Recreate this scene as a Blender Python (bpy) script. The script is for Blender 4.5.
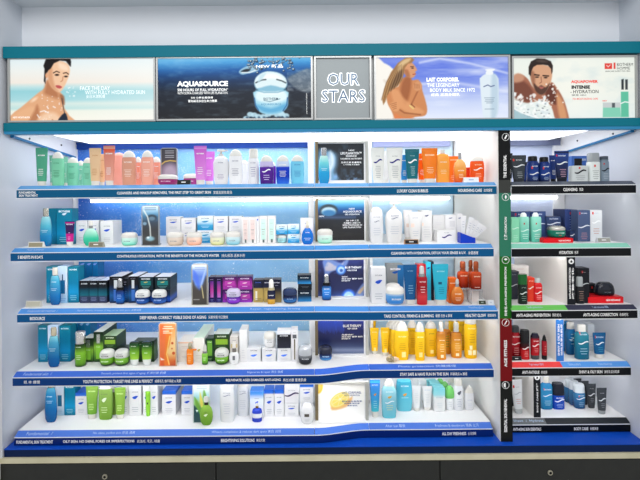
import bpy, math, random
import numpy as np
from mathutils import Matrix, Vector

# ---------------------------------------------------------------- camera, light, exposure
for o in list(bpy.data.objects):
    bpy.data.objects.remove(o)
S = bpy.context.scene
COL = S.collection
D = 1.85            # camera to the front plane of the fixture (y = 0)
K = 0.004           # metres per photo pixel on that plane
EYE = 1.5           # camera height
U0, V0 = 305.0, 194.0
ROLL = 0.0084
cd = bpy.data.cameras.new('camera')
cam = bpy.data.objects.new('camera', cd)
COL.objects.link(cam)
cd.sensor_width = 36.0
cd.lens = 36.0 * (D / K) / 640.0
cd.shift_x = (320 - U0) / 640.0
cd.shift_y = -(240 - V0) / 640.0
cd.clip_start = 0.05
cam.matrix_world = (Matrix.Translation((0, -D, EYE)) @ Matrix.Rotation(ROLL, 4, 'Y')
                    @ Matrix.Rotation(math.pi / 2, 4, 'X'))
S.camera = cam
S.view_settings.view_transform = 'Standard'
S.view_settings.look = 'None'
S.view_settings.gamma = 1.0
S.view_settings.use_curve_mapping = False
S.view_settings.exposure = 0.32
W = bpy.data.worlds.new('shop_ambient')
S.world = W
W.use_nodes = True
W.node_tree.nodes['Background'].inputs[0].default_value = (0.97, 0.985, 1.0, 1)
W.node_tree.nodes['Background'].inputs[1].default_value = 0.64
TUBE = 10.0          # strength of the tubes under the shelves
CANOPY = 1.5        # strength of the light panel under the header
BACKLIT = 0.66      # strength of the backlit posters
la = bpy.data.lights.new('shop_ceiling_light', 'AREA')
la.shape = 'RECTANGLE'; la.size = 2.6; la.size_y = 1.2; la.energy = 30; la.color = (1, 0.99, 0.97)
lo = bpy.data.objects.new('shop_ceiling_light', la)
lo.location = (0, -2.4, 3.0); lo.rotation_euler = (math.radians(48), 0, 0)
COL.objects.link(lo)

# ---------------------------------------------------------------- helpers
def lin(c):
    return tuple(((v / 255) / 12.92 if v / 255 <= 0.04045 else ((v / 255 + 0.055) / 1.055) ** 2.4) for v in c)

def P(x, y, d=0.0):
    """photo pixel -> world X, Z on the plane y = d"""
    u, v = x - U0, y - V0
    s = K * (D + d) / D
    return (u - v * ROLL) * s, EYE - (v + u * ROLL) * s

_m = {}
def M(col, rough=0.35, metal=0.0, emit=0.0, trans=0.0, grad=None, coat=0.0, alpha=1.0):
    key = (tuple(col), rough, metal, emit, trans, str(grad), coat)
    if key in _m:
        return _m[key]
    m = bpy.data.materials.new('paint_%02x%02x%02x' % tuple(int(c) for c in col))
    m.use_nodes = True
    nt = m.node_tree
    b = nt.nodes['Principled BSDF']
    b.inputs['Base Color'].default_value = (*lin(col), 1)
    b.inputs['Roughness'].default_value = rough
    b.inputs['Metallic'].default_value = metal
    b.inputs['Coat Weight'].default_value = coat * .5
    b.inputs['Specular IOR Level'].default_value = .16
    if trans:
        b.inputs['Transmission Weight'].default_value = trans
        b.inputs['IOR'].default_value = 1.3
    if emit:
        b.inputs['Emission Color'].default_value = (*lin(col), 1)
        b.inputs['Emission Strength'].default_value = emit
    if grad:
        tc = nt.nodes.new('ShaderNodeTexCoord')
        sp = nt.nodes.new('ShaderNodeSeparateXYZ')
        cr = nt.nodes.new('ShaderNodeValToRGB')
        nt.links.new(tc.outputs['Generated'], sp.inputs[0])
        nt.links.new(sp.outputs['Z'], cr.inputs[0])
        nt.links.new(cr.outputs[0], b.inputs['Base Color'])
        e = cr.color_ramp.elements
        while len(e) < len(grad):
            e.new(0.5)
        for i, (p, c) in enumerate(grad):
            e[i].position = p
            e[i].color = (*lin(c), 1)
    _m[key] = m
    return m

def tag(o, label=None, cat=None, group=None, kind=None):
    if label: o['label'] = label
    if cat: o['category'] = cat
    if group: o['group'] = group
    if kind: o['kind'] = kind
    return o

def empty(name, loc, label=None, cat=None, group=None):
    o = bpy.data.objects.new(name, None)
    o.empty_display_size = 0.02
    o.location = loc
    COL.objects.link(o)
    return tag(o, label, cat, group)

def obj(name, verts, faces, mat, parent=None, smooth=False, ang=40):
    me = bpy.data.meshes.new(name)
    me.from_pydata(verts, [], faces)
    if smooth:
        me.polygons.foreach_set('use_smooth', [True] * len(me.polygons))
        me.set_sharp_from_angle(angle=math.radians(ang))
    me.materials.append(mat)
    me.update()
    o = bpy.data.objects.new(name, me)
    if parent: o.parent = parent
    COL.objects.link(o)
    return o

def box(x0, x1, y0, y1, z0, z1):
    v = [(x, y, z) for z in (z0, z1) for y in (y0, y1) for x in (x0, x1)]
    f = [(0, 2, 3, 1), (4, 5, 7, 6), (0, 1, 5, 4), (2, 6, 7, 3), (0, 4, 6, 2), (1, 3, 7, 5)]
    return v, f

def bxo(name, x0, x1, y0, y1, z0, z1, mat, parent=None):
    """box in the parent's space"""
    v, f = box(min(x0, x1), max(x0, x1), y0, y1, min(z0, z1), max(z0, z1))
    return obj(name, v, f, mat, parent)

def thing_box(name, x0, x1, y0, y1, z0, z1, mat):
    """stand-alone box mesh, origin at its base centre"""
    cx, cy = (x0 + x1) / 2, (y0 + y1) / 2
    o = bxo(name, x0 - cx, x1 - cx, y0 - cy, y1 - cy, 0, z1 - z0, mat)
    o.location = (cx, cy, z0)
    return o

def merge(*parts):
    V, F = [], []
    for v, f in parts:
        n = len(V)
        V += list(v)
        F += [tuple(i + n for i in q) for q in f]
    return V, F

def sgnpow(a, p):
    return math.copysign(abs(a) ** p, a)

def ring_xy(hw, hd, n, seg):
    if n >= 20:
        return [(-hw, -hd), (hw, -hd), (hw, hd), (-hw, hd)]
    out = []
    for i in range(seg):
        a = 2 * math.pi * i / seg
        out.append((hw * sgnpow(math.cos(a), 2 / n), hd * sgnpow(math.sin(a), 2 / n)))
    return out

def loft(rings, seg=20):
    """rings: (z, half width, half depth, exponent)"""
    V, F = [], []
    cnt = 4 if rings[0][3] >= 20 else seg
    for (z, hw, hd, n) in rings:
        V += [(x, y, z) for x, y in ring_xy(hw, hd, n, cnt)]
    for r in range(len(rings) - 1):
        a, b = r * cnt, (r + 1) * cnt
        for i in range(cnt):
            j = (i + 1) % cnt
            F.append((a + i, a + j, b + j, b + i))
    F.append(tuple(reversed(range(cnt))))
    F.append(tuple(range(len(V) - cnt, len(V))))
    return V, F

def front_of(rings):
    def f(x, z):
        rs = rings
        if z <= rs[0][0]: r = rs[0]
        elif z >= rs[-1][0]: r = rs[-1]
        else:
            for a, b in zip(rs, rs[1:]):
                if a[0] <= z <= b[0]:
                    t = (z - a[0]) / max(1e-9, b[0] - a[0])
                    r = tuple(a[i] + (b[i] - a[i]) * t for i in range(4))
                    break
        if r[3] >= 20: return -r[2]
        q = min(0.999, abs(x) / max(1e-6, r[1]))
        return -r[2] * (1 - q ** r[3]) ** (1 / r[3])
    return f

# ---- lettering
_t = {}
def text_mesh(s, bold=0.0):
    """verts (x, z) with unit height box, faces, aspect"""
    key = (s, bold)
    if key in _t: return _t[key]
    cu = bpy.data.curves.new('lettering', 'FONT')
    cu.body = s
    cu.size = 1.0
    cu.resolution_u = 2
    cu.offset = bold
    cu.fill_mode = 'FRONT'
    to = bpy.data.objects.new('lettering', cu)
    COL.objects.link(to)
    dg = bpy.context.evaluated_depsgraph_get()
    me = to.evaluated_get(dg).to_mesh()
    v = [(p.co.x, p.co.y) for p in me.vertices]
    f = [tuple(p.vertices) for p in me.polygons]
    to.evaluated_get(dg).to_mesh_clear()
    bpy.data.objects.remove(to)
    bpy.data.curves.remove(cu)
    xs = [p[0] for p in v]; ys = [p[1] for p in v]
    x0, x1, y0, y1 = min(xs), max(xs), min(ys), max(ys)
    w, h = x1 - x0, y1 - y0
    v = [((x - x0) / w - 0.5, (y - y0) / h - 0.5) for x, y in v]
    _t[key] = (v, f, w / h)
    return _t[key]

def letters(name, s, x0, x1, y0, y1, d, mat, parent=None, bold=0.02, rot=0, back=None):
    """writing on a plane facing the camera at depth d, inside a photo-pixel box; rot 90 reads upwards, -90 downwards"""
    v, f, _ = text_mesh(s, bold)
    X0, Z0 = P(x0, y0, d); X1, Z1 = P(x1, y1, d)
    cx, cz, w, h = (X0 + X1) / 2, (Z0 + Z1) / 2, abs(X1 - X0), abs(Z0 - Z1)
    V = []
    for x, z in v:
        if rot == 90: V.append((cx - z * w, d, cz + x * h))
        elif rot == -90: V.append((cx + z * w, d, cz - x * h))
        else: V.append((cx + x * w, d, cz + z * h))
    # keep the sheet in the parent's space
    if parent is not None:
        l = parent.location if parent.parent is None else parent.location + parent.parent.location
        V = [(a - l[0], b - l[1], c - l[2]) for a, b, c in V]
    return obj(name, V, f, mat, parent)

def rect_px(x0, y0, x1, y1, d, t=0.0):
    X0, Z0 = P(x0, y0, d); X1, Z1 = P(x1, y1, d)
    return X0, X1, Z1, Z0

WHITE = (246, 247, 248)
m_white = M((238, 239, 241), 0.45)
m_text = M((250, 250, 250), 0.5)
m_frame = M((176, 178, 178), 0.3, 0.6)
m_teal = M((0, 110, 130), 0.4)

# ---- flat prints: painted on a fine grid of vertices (a printed sheet)
class Print:
    def __init__(s, x0, y0, x1, y1, r=2.0):
        s.b = (x0, y0, x1, y1); s.r = r
        s.w = int(round((x1 - x0) * r)) + 1; s.h = int(round((y1 - y0) * r)) + 1
        s.X, s.Y = np.meshgrid(np.linspace(x0, x1, s.w), np.linspace(y0, y1, s.h))
        s.a = np.zeros((s.h, s.w, 3)) + 255.0
        s.rng = np.random.RandomState(int(x0 * 7 + y0))
    def mix(s, al, c):
        al = np.clip(al, 0, 1)[..., None]
        s.a = s.a * (1 - al) + np.array(c, float) * al
    def vgrad(s, stops):
        t = (s.Y - s.b[1]) / (s.b[3] - s.b[1])
        for i in range(3):
            s.a[..., i] = np.interp(t, [p for p, _ in stops], [c[i] for _, c in stops])
    def noise(s, sx, sy, seed=0):
        rs = np.random.RandomState(seed)
        out = np.zeros_like(s.X)
        for o in range(4):
            g = rs.rand(24, 48)
            fx = (s.X / sx * 2 ** o) % 47; fy = (s.Y / sy * 2 ** o) % 23
            ix = fx.astype(int); iy = fy.astype(int); tx = fx - ix; ty = fy - iy
            tx = tx * tx * (3 - 2 * tx); ty = ty * ty * (3 - 2 * ty)
            v = (g[iy, ix] * (1 - tx) + g[iy, ix + 1] * tx) * (1 - ty) + (g[iy + 1 if False else np.minimum(iy + 1, 23), ix] * (1 - tx) + g[np.minimum(iy + 1, 23), ix + 1] * tx) * ty
            out += v / 2 ** o
        return out / 1.875
    def poly(s, pts, c, soft=0.7, al=1.0, smooth=True):
        pts = np.array(pts, float)
        if smooth and len(pts) > 3:
            q = []
            n = len(pts)
            for i in range(n):
                p0, p1, p2, p3 = pts[i - 1], pts[i], pts[(i + 1) % n], pts[(i + 2) % n]
                for t in (0, .33, .67):
                    q.append(0.5 * (2 * p1 + (p2 - p0) * t + (2 * p0 - 5 * p1 + 4 * p2 - p3) * t * t + (3 * p1 - p0 - 3 * p2 + p3) * t ** 3))
            pts = np.array(q)
        ins = np.zeros_like(s.X, bool)
        dist = np.full_like(s.X, 1e9)
        n = len(pts)
        for i in range(n):
            (ax, ay), (bx, by) = pts[i], pts[(i + 1) % n]
            if ay != by:
                cond = ((ay > s.Y) != (by > s.Y)) & (s.X < (bx - ax) * (s.Y - ay) / (by - ay) + ax)
                ins ^= cond
            L = (bx - ax) ** 2 + (by - ay) ** 2 + 1e-9
            t = np.clip(((s.X - ax) * (bx - ax) + (s.Y - ay) * (by - ay)) / L, 0, 1)
            dist = np.minimum(dist, np.hypot(s.X - ax - t * (bx - ax), s.Y - ay - t * (by - ay)))
        sd = np.where(ins, dist, -dist)
        s.mix((0.5 + sd / (2 * soft)) .clip(0, 1) * al, c)
    def ell(s, cx, cy, rx, ry, c, soft=0.5, al=1.0, rot=0.0):
        ca, sa = math.cos(rot), math.sin(rot)
        dx, dy = s.X - cx, s.Y - cy
        u, v = (dx * ca + dy * sa) / rx, (-dx * sa + dy * ca) / ry
        d = (1 - np.hypot(u, v)) * min(rx, ry)
        s.mix((0.5 + d / (2 * soft)).clip(0, 1) * al, c)
    def line(s, pts, w, c, soft=0.4, al=1.0):
        d = np.full_like(s.X, 1e9)
        for (ax, ay), (bx, by) in zip(pts, pts[1:]):
            L = (bx - ax) ** 2 + (by - ay) ** 2 + 1e-9
            t = np.clip(((s.X - ax) * (bx - ax) + (s.Y - ay) * (by - ay)) / L, 0, 1)
            d = np.minimum(d, np.hypot(s.X - ax - t * (bx - ax), s.Y - ay - t * (by - ay)))
        s.mix(((w / 2 - d) / (2 * soft) + 0.5).clip(0, 1) * al, c)
    def dots(s, n, bx, r0, r1, c, al=0.9):
        for i in range(n):
            x = s.rng.uniform(bx[0], bx[2]); y = s.rng.uniform(bx[1], bx[3]); r = s.rng.uniform(r0, r1)
            s.ell(x, y, r, r * s.rng.uniform(.7, 1.1), c, 0.35, al)
    def build(s, name, d, parent, emit=0.0, tri=None, rough=0.3):
        """the printed sheet as a grid at depth d, in the parent's space"""
        lx, ly, lz = parent.location
        sc = K * (D + d) / D
        x0, y0, x1, y1 = s.b
        X0, X1, Zb, Zt = rect_px(x0, y0, x1, y1, d)
        gx = np.linspace(X0, X1, s.w) - lx
        gz = np.linspace(Zt, Zb, s.h) - lz
        GX, GZ = np.meshgrid(gx, gz)
        co = np.stack([GX, np.full_like(GX, d - ly), GZ], -1).reshape(-1, 3)
        idx = np.arange(s.w * s.h).reshape(s.h, s.w)
        q = np.stack([idx[1:, :-1], idx[1:, 1:], idx[:-1, 1:], idx[:-1, :-1]], -1).reshape(-1, 4)
        me = bpy.data.meshes.new(name)
        me.vertices.add(len(co)); me.vertices.foreach_set('co', co.astype(np.float32).ravel())
        me.loops.add(q.size); me.loops.foreach_set('vertex_index', q.ravel().astype(np.int32))
        me.polygons.add(len(q)); me.polygons.foreach_set('loop_start', np.arange(0, q.size, 4, dtype=np.int32))
        me.update(calc_edges=True)
        a = np.clip(s.a, 0, 255) / 255
        l = np.where(a <= 0.04045, a / 12.92, ((a + 0.055) / 1.055) ** 2.4).reshape(-1, 3)
        at = me.color_attributes.new('ink', 'FLOAT_COLOR', 'POINT')
        at.data.foreach_set('color', np.concatenate([l, np.ones((len(l), 1))], 1).astype(np.float32).ravel())
        me.materials.append(ink_material(emit, rough))
        o = bpy.data.objects.new(name, me)
        o.parent = parent
        COL.objects.link(o)
        return o

_ink = {}
def ink_material(emit, rough):
    k = (emit, rough)
    if k in _ink: return _ink[k]
    m = bpy.data.materials.new('printed_sheet')
    m.use_nodes = True
    nt = m.node_tree
    b = nt.nodes['Principled BSDF']
    a = nt.nodes.new('ShaderNodeAttribute'); a.attribute_name = 'ink'
    nt.links.new(a.outputs['Color'], b.inputs['Base Color'])
    b.inputs['Roughness'].default_value = rough
    if emit:                      # translucent film: most of what it shows is the lamp behind it
        nt.links.new(a.outputs['Color'], b.inputs['Emission Color'])
        b.inputs['Emission Strength'].default_value = emit
        dm = nt.nodes.new('ShaderNodeMix'); dm.data_type = 'RGBA'; dm.blend_type = 'MULTIPLY'
        dm.inputs['Factor'].default_value = 1; dm.inputs['B'].default_value = (.22, .22, .22, 1)
        nt.links.new(a.outputs['Color'], dm.inputs['A']); nt.links.new(dm.outputs['Result'], b.inputs['Base Color'])
        b.inputs['Specular IOR Level'].default_value = .15
    _ink[k] = m
    return m

# ---------------------------------------------------------------- the setting
LX, RX = -300 * K, 336 * K          # inner faces of the side walls
YB = 0.565                          # back of the fixture
Z_SOFFIT = EYE + 189 * K * (D + .12) / D
Z_HEAD_TOP = EYE + 149 * K
Z_HEAD_BOT = EYE + 62 * K
Z_PLINTH = EYE - 249.5 * K
Z_TRIM_T = EYE - 257.4 * K
Z_TRIM_B = EYE - 262.6 * K

def noise_mat(name, c0, c1, scale, rough=0.5, bump=0.0):
    m = bpy.data.materials.new(name); m.use_nodes = True
    nt = m.node_tree; b = nt.nodes['Principled BSDF']
    n = nt.nodes.new('ShaderNodeTexNoise'); n.inputs['Scale'].default_value = scale
    n.inputs['Detail'].default_value = 4
    tc = nt.nodes.new('ShaderNodeTexCoord')
    nt.links.new(tc.outputs['Object'], n.inputs['Vector'])
    cr = nt.nodes.new('ShaderNodeValToRGB')
    cr.color_ramp.elements[0].position = 0.3; cr.color_ramp.elements[1].position = 0.7
    cr.color_ramp.elements[0].color = (*lin(c0), 1); cr.color_ramp.elements[1].color = (*lin(c1), 1)
    nt.links.new(n.outputs['Fac'], cr.inputs[0]); nt.links.new(cr.outputs[0], b.inputs['Base Color'])
    b.inputs['Roughness'].default_value = rough
    if bump:
        bp = nt.nodes.new('ShaderNodeBump'); bp.inputs['Strength'].default_value = bump
        nt.links.new(n.outputs['Fac'], bp.inputs['Height']); nt.links.new(bp.outputs[0], b.inputs['Normal'])
    return m

m_wall = noise_mat('white_laminate', (206, 210, 219), (212, 216, 224), 3.0, 0.42)
m_upper = noise_mat('painted_wall', (226, 229, 236), (231, 234, 240), 2.0, 0.55)
m_floor = noise_mat('shop_floor', (170, 168, 162), (190, 188, 182), 6.0, 0.3)
m_beige = noise_mat('beige_edge', (196, 190, 160), (208, 202, 174), 14.0, 0.45)
m_dark = noise_mat('dark_laminate', (26, 28, 27), (31, 33, 31), 30.0, 0.45)

def struct(o):
    o['kind'] = 'structure'
    return o

struct(thing_box('floor', -3.2, 3.2, -3.6, 1.2, -0.05, 0.0, m_floor))
struct(thing_box('wall_left', LX - .04, LX, -0.03, YB, Z_TRIM_B, Z_SOFFIT, m_wall))
struct(thing_box('wall_right', RX, RX + .04, -0.03, YB, Z_TRIM_B, Z_SOFFIT, m_wall))
struct(thing_box('wall_back', LX - .04, RX + .04, YB + .03, YB + .08, 0, Z_SOFFIT, m_wall))
struct(thing_box('wall_upper', LX, RX, .12, .15, Z_HEAD_TOP - .05, Z_SOFFIT, m_upper))
struct(thing_box('ceiling', LX - .6, RX + .6, -.07, YB + .05, Z_SOFFIT, Z_SOFFIT + .05, M((222, 224, 228), .6)))
struct(thing_box('trim_1', LX - .07, LX - .012, -.055, -.03, 0, Z_SOFFIT, m_beige))
struct(thing_box('trim_2', RX + .012, RX + .07, -.055, -.03, 0, Z_SOFFIT, m_beige))
struct(thing_box('trim_3', LX - .012, RX + .012, -.032, .02, Z_TRIM_B, Z_TRIM_T, m_beige))

# printed back panels of the bays
def back_mat(name, stops, spot, drop):
    m = bpy.data.materials.new(name); m.use_nodes = True
    nt = m.node_tree; b = nt.nodes['Principled BSDF']; N = nt.nodes.new; Lk = nt.links.new
    tc = N('ShaderNodeTexCoord'); sp = N('ShaderNodeSeparateXYZ'); Lk(tc.outputs['Generated'], sp.inputs[0])
    cr = N('ShaderNodeValToRGB'); Lk(sp.outputs['X'], cr.inputs[0])
    e = cr.color_ramp.elements
    while len(e) < len(stops): e.new(.5)
    for i, (p, c) in enumerate(stops):
        e[i].position = p; e[i].color = (*lin(c), 1)
    n = N('ShaderNodeTexNoise'); n.inputs['Scale'].default_value = 7; n.inputs['Detail'].default_value = 5
    Lk(tc.outputs['Object'], n.inputs['Vector'])
    mx = N('ShaderNodeMix'); mx.data_type = 'RGBA'; mx.blend_type = 'SOFT_LIGHT'
    mx.inputs['Factor'].default_value = .55
    Lk(cr.outputs[0], mx.inputs['A']); Lk(n.outputs['Fac'], mx.inputs['B'])
    # droplets
    v = N('ShaderNodeTexVoronoi'); v.inputs['Scale'].default_value = spot; v.inputs['Randomness'].default_value = 1
    Lk(tc.outputs['Object'], v.inputs['Vector'])
    n2 = N('ShaderNodeTexNoise'); n2.inputs['Scale'].default_value = 11; n2.inputs['Detail'].default_value = 3
    Lk(tc.outputs['Object'], n2.inputs['Vector'])
    ad = N('ShaderNodeMath'); ad.operation = 'MULTIPLY'; ad.inputs[1].default_value = 0.64
    Lk(n2.outputs['Fac'], ad.inputs[0])
    lt = N('ShaderNodeMath'); lt.operation = 'LESS_THAN'
    sb = N('ShaderNodeMath'); sb.operation = 'SUBTRACT'; sb.inputs[1].default_value = 0.235
    Lk(ad.outputs[0], sb.inputs[0]); Lk(v.outputs['Distance'], lt.inputs[0]); Lk(sb.outputs[0], lt.inputs[1])
    ml = N('ShaderNodeMath'); ml.operation = 'MULTIPLY'; ml.inputs[1].default_value = drop
    Lk(lt.outputs[0], ml.inputs[0])
    mx2 = N('ShaderNodeMix'); mx2.data_type = 'RGBA'
    Lk(ml.outputs[0], mx2.inputs['Factor']); Lk(mx.outputs['Result'], mx2.inputs['A'])
    mx2.inputs['B'].default_value = (.85, .92, 1, 1)
    # fine spray
    v2 = N('ShaderNodeTexVoronoi'); v2.inputs['Scale'].default_value = spot * 2.6
    Lk(tc.outputs['Object'], v2.inputs['Vector'])
    n3 = N('ShaderNodeTexNoise'); n3.inputs['Scale'].default_value = 5; n3.inputs['Detail'].default_value = 2
    Lk(tc.outputs['Object'], n3.inputs['Vector'])
    s3 = N('ShaderNodeMath'); s3.operation = 'MULTIPLY_ADD'; s3.inputs[1].default_value = 1.1; s3.inputs[2].default_value = -.36
    Lk(n3.outputs['Fac'], s3.inputs[0])
    l3 = N('ShaderNodeMath'); l3.operation = 'LESS_THAN'; Lk(v2.outputs['Distance'], l3.inputs[0]); Lk(s3.outputs[0], l3.inputs[1])
    m3 = N('ShaderNodeMath'); m3.operation = 'MULTIPLY'; m3.inputs[1].default_value = drop * .6; Lk(l3.outputs[0], m3.inputs[0])
    mx3 = N('ShaderNodeMix'); mx3.data_type = 'RGBA'; Lk(m3.outputs[0], mx3.inputs['Factor']); Lk(mx2.outputs['Result'], mx3.inputs['A'])
    mx3.inputs['B'].default_value = (.82, .9, 1, 1)
    mx2 = mx3
    Lk(mx2.outputs['Result'], b.inputs['Base Color'])
    b.inputs['Roughness'].default_value = .12
    return m

def px_x(x, y, d): return P(x, y, d)[0]
YP = YB - .008
zb0, zb1 = Z_PLINTH, Z_HEAD_BOT + .05
o = thing_box('back_panel', LX + .002, px_x(309, 240, YP), YP, YB, zb0, zb1,
              back_mat('water_print_deep', [(0, (52, 110, 208)), (.3, (88, 152, 226)), (.62, (138, 190, 236)), (1, (158, 206, 240))], 60, .8))
tag(o, 'glossy blue water print back panel behind the left bay of shelves', 'back panel')
o = thing_box('back_panel', px_x(311, 240, YP), px_x(499, 240, 0) - .004, YP, YB, zb0, zb1,
              back_mat('water_print_pale', [(0, (160, 200, 232)), (1, (196, 222, 240))], 120, .45))
tag(o, 'pale icy blue print back panel behind the sun care shelves', 'back panel')
o = thing_box('back_panel', px_x(511, 240, 0) + .004, RX - .002, YP, YB, zb0, zb1,
              back_mat('frost_print', [(0, (176, 190, 220)), (1, (190, 200, 224))], 130, .5))
tag(o, 'grey blue speckled print back panel behind the black fronted shelves', 'back panel')

struct(thing_box('trim_4', LX + .001, px_x(77.5, 240, YB - .02), YB - .024, YB - .0085, Z_PLINTH, Z_HEAD_BOT + .017, m_white))
struct(thing_box('trim_5', px_x(554, 240, YB - .02), RX - .001, YB - .024, YB - .0085, Z_PLINTH, Z_HEAD_BOT + .017, m_white))
# ---- header
hy = 0.0
hd = empty('header_canopy', ((LX + RX) / 2, 0.1, Z_HEAD_BOT), 'teal light box canopy running along the top of the whole display', 'canopy')
hl = Vector(hd.location)
def hb(name, x0, x1, y0, y1, z0, z1, mat):
    return bxo(name, x0 - hl.x, x1 - hl.x, y0 - hl.y, y1 - hl.y, z0 - hl.z, z1 - hl.z, mat, hd)
HX0, HX1 = LX + .004, RX - .004
z_a, z_b = EYE + 137.5 * K, EYE + 73 * K
hb('top_band', HX0, HX1, hy - .012, .119, z_a, Z_HEAD_TOP, m_teal)
hb('bottom_band', HX0, HX1, hy - .012, .03, Z_HEAD_BOT + .012, z_b, m_teal)
hb('bottom_edge', HX0, HX1, hy - .009, .03, Z_HEAD_BOT, Z_HEAD_BOT + .012, M((48, 132, 178), .35))
hb('light_box_body', HX0, HX1, .012, .119, z_b, z_a, M((150, 152, 152), .4, .5))
hb('canopy_floor', HX0, HX1, .03, YB - .01, Z_HEAD_BOT + .03, Z_HEAD_BOT + .05, m_white)
lp = hb('light_panel', HX0 + .1, HX1 - .1, .05, YB - .05, Z_HEAD_BOT + .018, Z_HEAD_BOT + .03, M((255, 255, 255), .5, emit=CANOPY))
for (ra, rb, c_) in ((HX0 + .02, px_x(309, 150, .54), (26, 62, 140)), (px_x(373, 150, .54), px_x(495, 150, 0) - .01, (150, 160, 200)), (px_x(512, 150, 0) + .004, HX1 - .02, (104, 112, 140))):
    hb('shade_strip', ra, rb, YB - .03, YB - .012, Z_HEAD_BOT - .008, Z_HEAD_BOT + .02, M(c_, .4))  # dark strip coloured as the unlit band along the top of each back panel
# sloping side brackets with screws
for sx in (0, 1):
    xw = HX0 if sx == 0 else HX1
    s = 1 if sx == 0 else -1
    x0, x1 = xw - hl.x, xw + s * .012 - hl.x
    y0, y1 = .03 - hl.y, YB - .02 - hl.y
    za, zbk, zt = 0.0, -.045, .03
    def prism(xa, xb, lo, hi):
        v = [(x, y, z) for x in (xa, xb) for (y, z) in ((y0, lo[0]), (y1, lo[1]), (y1, hi[1]), (y0, hi[0]))]
        f = [(0, 1, 2, 3), (7, 6, 5, 4), (0, 4, 5, 1), (1, 5, 6, 2), (2, 6, 7, 3), (3, 7, 4, 0)]
        return v, f
    br = obj('side_bracket', *prism(x0, x1, (za, zbk), (zt, zt)), m_white, hd)
    obj('bracket_edge', *prism(x0, x1 + s * .002, (za - .008, zbk - .008), (za, zbk)), M((40, 118, 170), .4), br)
    for yy in (.14, .40):
        v, f = loft([(0, .005, .005, 2), (.003, .004, .004, 2)], 10)
        so = obj('screw', [(z * s, x, y) for x, y, z in v], f, M((90, 95, 100), .3, .8), br, True)
        so.location = (x1, yy - hl.y, .0)

# bay partitions beside the centre posters
Y_POST = .225
for (xa, xb, lab) in ((309, 314.5, 'white upright partition left of the shelf posters'), (369.5, 372.5, 'white upright partition right of the shelf posters')):
    o = thing_box('partition_panel', px_x(xa, 240, Y_POST), px_x(xb, 240, Y_POST), Y_POST, YP - .001, Z_PLINTH, Z_HEAD_BOT + .017, m_white)
    tag(o, lab, 'partition')

# ---- plinth and base cabinet
pl = empty('plinth', ((LX + RX) / 2, .2, Z_TRIM_T), 'blue plinth under the lowest shelf across the whole display', 'plinth')
bxo('top_panel', LX - pl.location.x + .003, RX - pl.location.x - .003, -.024 - .2, YP - .2 - .001, Z_PLINTH - Z_TRIM_T - .003, Z_PLINTH - Z_TRIM_T, M((14, 76, 190), .3), pl)
bxo('front_board', LX - pl.location.x + .003, RX - pl.location.x - .003, -.023 - .2, .0 - .2, 0, Z_PLINTH - Z_TRIM_T - .0032, M((2, 30, 74), .4), pl)
cb = empty('base_cabinet', ((LX + RX) / 2, .25, 0), 'black drawer cabinet carrying the display', 'cabinet')
cx0, cx1 = LX - .01, RX + .01
bxo('carcass', cx0 - cb.location.x, cx1 - cb.location.x, -.01 - .25, YB - .25 - .001, .04, Z_TRIM_B, m_dark, cb)
bxo('kick_board', cx0 - cb.location.x, cx1 - cb.location.x, .03 - .25, .05 - .25, 0, .04, M((18, 18, 18), .6), cb)
xs = [cx0, px_x(216, 470, -.03), px_x(440, 470, -.03), cx1]
for i in range(3):
    dr = bxo('drawer_front', xs[i] + .002 - cb.location.x, xs[i + 1] - .002 - cb.location.x, -.03 - .25, -.0105 - .25, .06, Z_TRIM_B - .004, m_dark, cb)
    if i != 1:
        lx, lz = P(105 if i == 0 else 550, 476.5 if i == 0 else 472.5, -.03)
        v, f = loft([(0, .010, .010, 2), (.004, .009, .009, 2), (.004, .0058, .0058, 2), (.001, .0058, .0058, 2)], 16)
        lk = obj('lock', [(x, -z, y) for x, y, z in v], f, M((190, 186, 168), .3, .6), dr, True)
        obj('keyhole', [(x, -.0042, y) for x, y in reversed(ring_xy(.0058, .0058, 2, 14))], [tuple(range(14))], M((24, 24, 22), .6), lk)
        lk.location = (lx - cb.location.x, -.0305 - .25, lz)

# ---- pillar between the two ranges
XPa, XPb = px_x(499.5, 290, 0), px_x(511.5, 290, 0)
pr = empty('divider_pillar', ((XPa + XPb) / 2, .25, Z_PLINTH), 'tall white divider with a banded black, green and red front', 'divider')
pcx = pr.location.x
bxo('divider_board', XPa - pcx, XPb - pcx, .004 - .25, YP - .25 - .001, 0, Z_HEAD_BOT + .017 - Z_PLINTH, M((236, 234, 230), .5), pr)
segs = [(133.5, 180, (14, 15, 17), None), (180, 193, (58, 60, 58), None), (193, 256.5, (46, 118, 94), None), (256.5, 318.5, (30, 104, 28), None), (318.5, 381, (116, 10, 16), None), (381, 443, (22, 24, 22), None)]
words = [('THE ESSENTIAL', 155, 178), None, ('保濕 HYDRATION', 217, 240), ('抗老化 ANTI-AGING PREVENTION', 267, 316), ('AGE FITNESS', 340, 367), ('ESSENTIAL SKIN RENEWAL', 399, 432)]
icons = [137, None, 197, 260, 322.5, 385]
zt = Z_HEAD_BOT - .001
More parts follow.
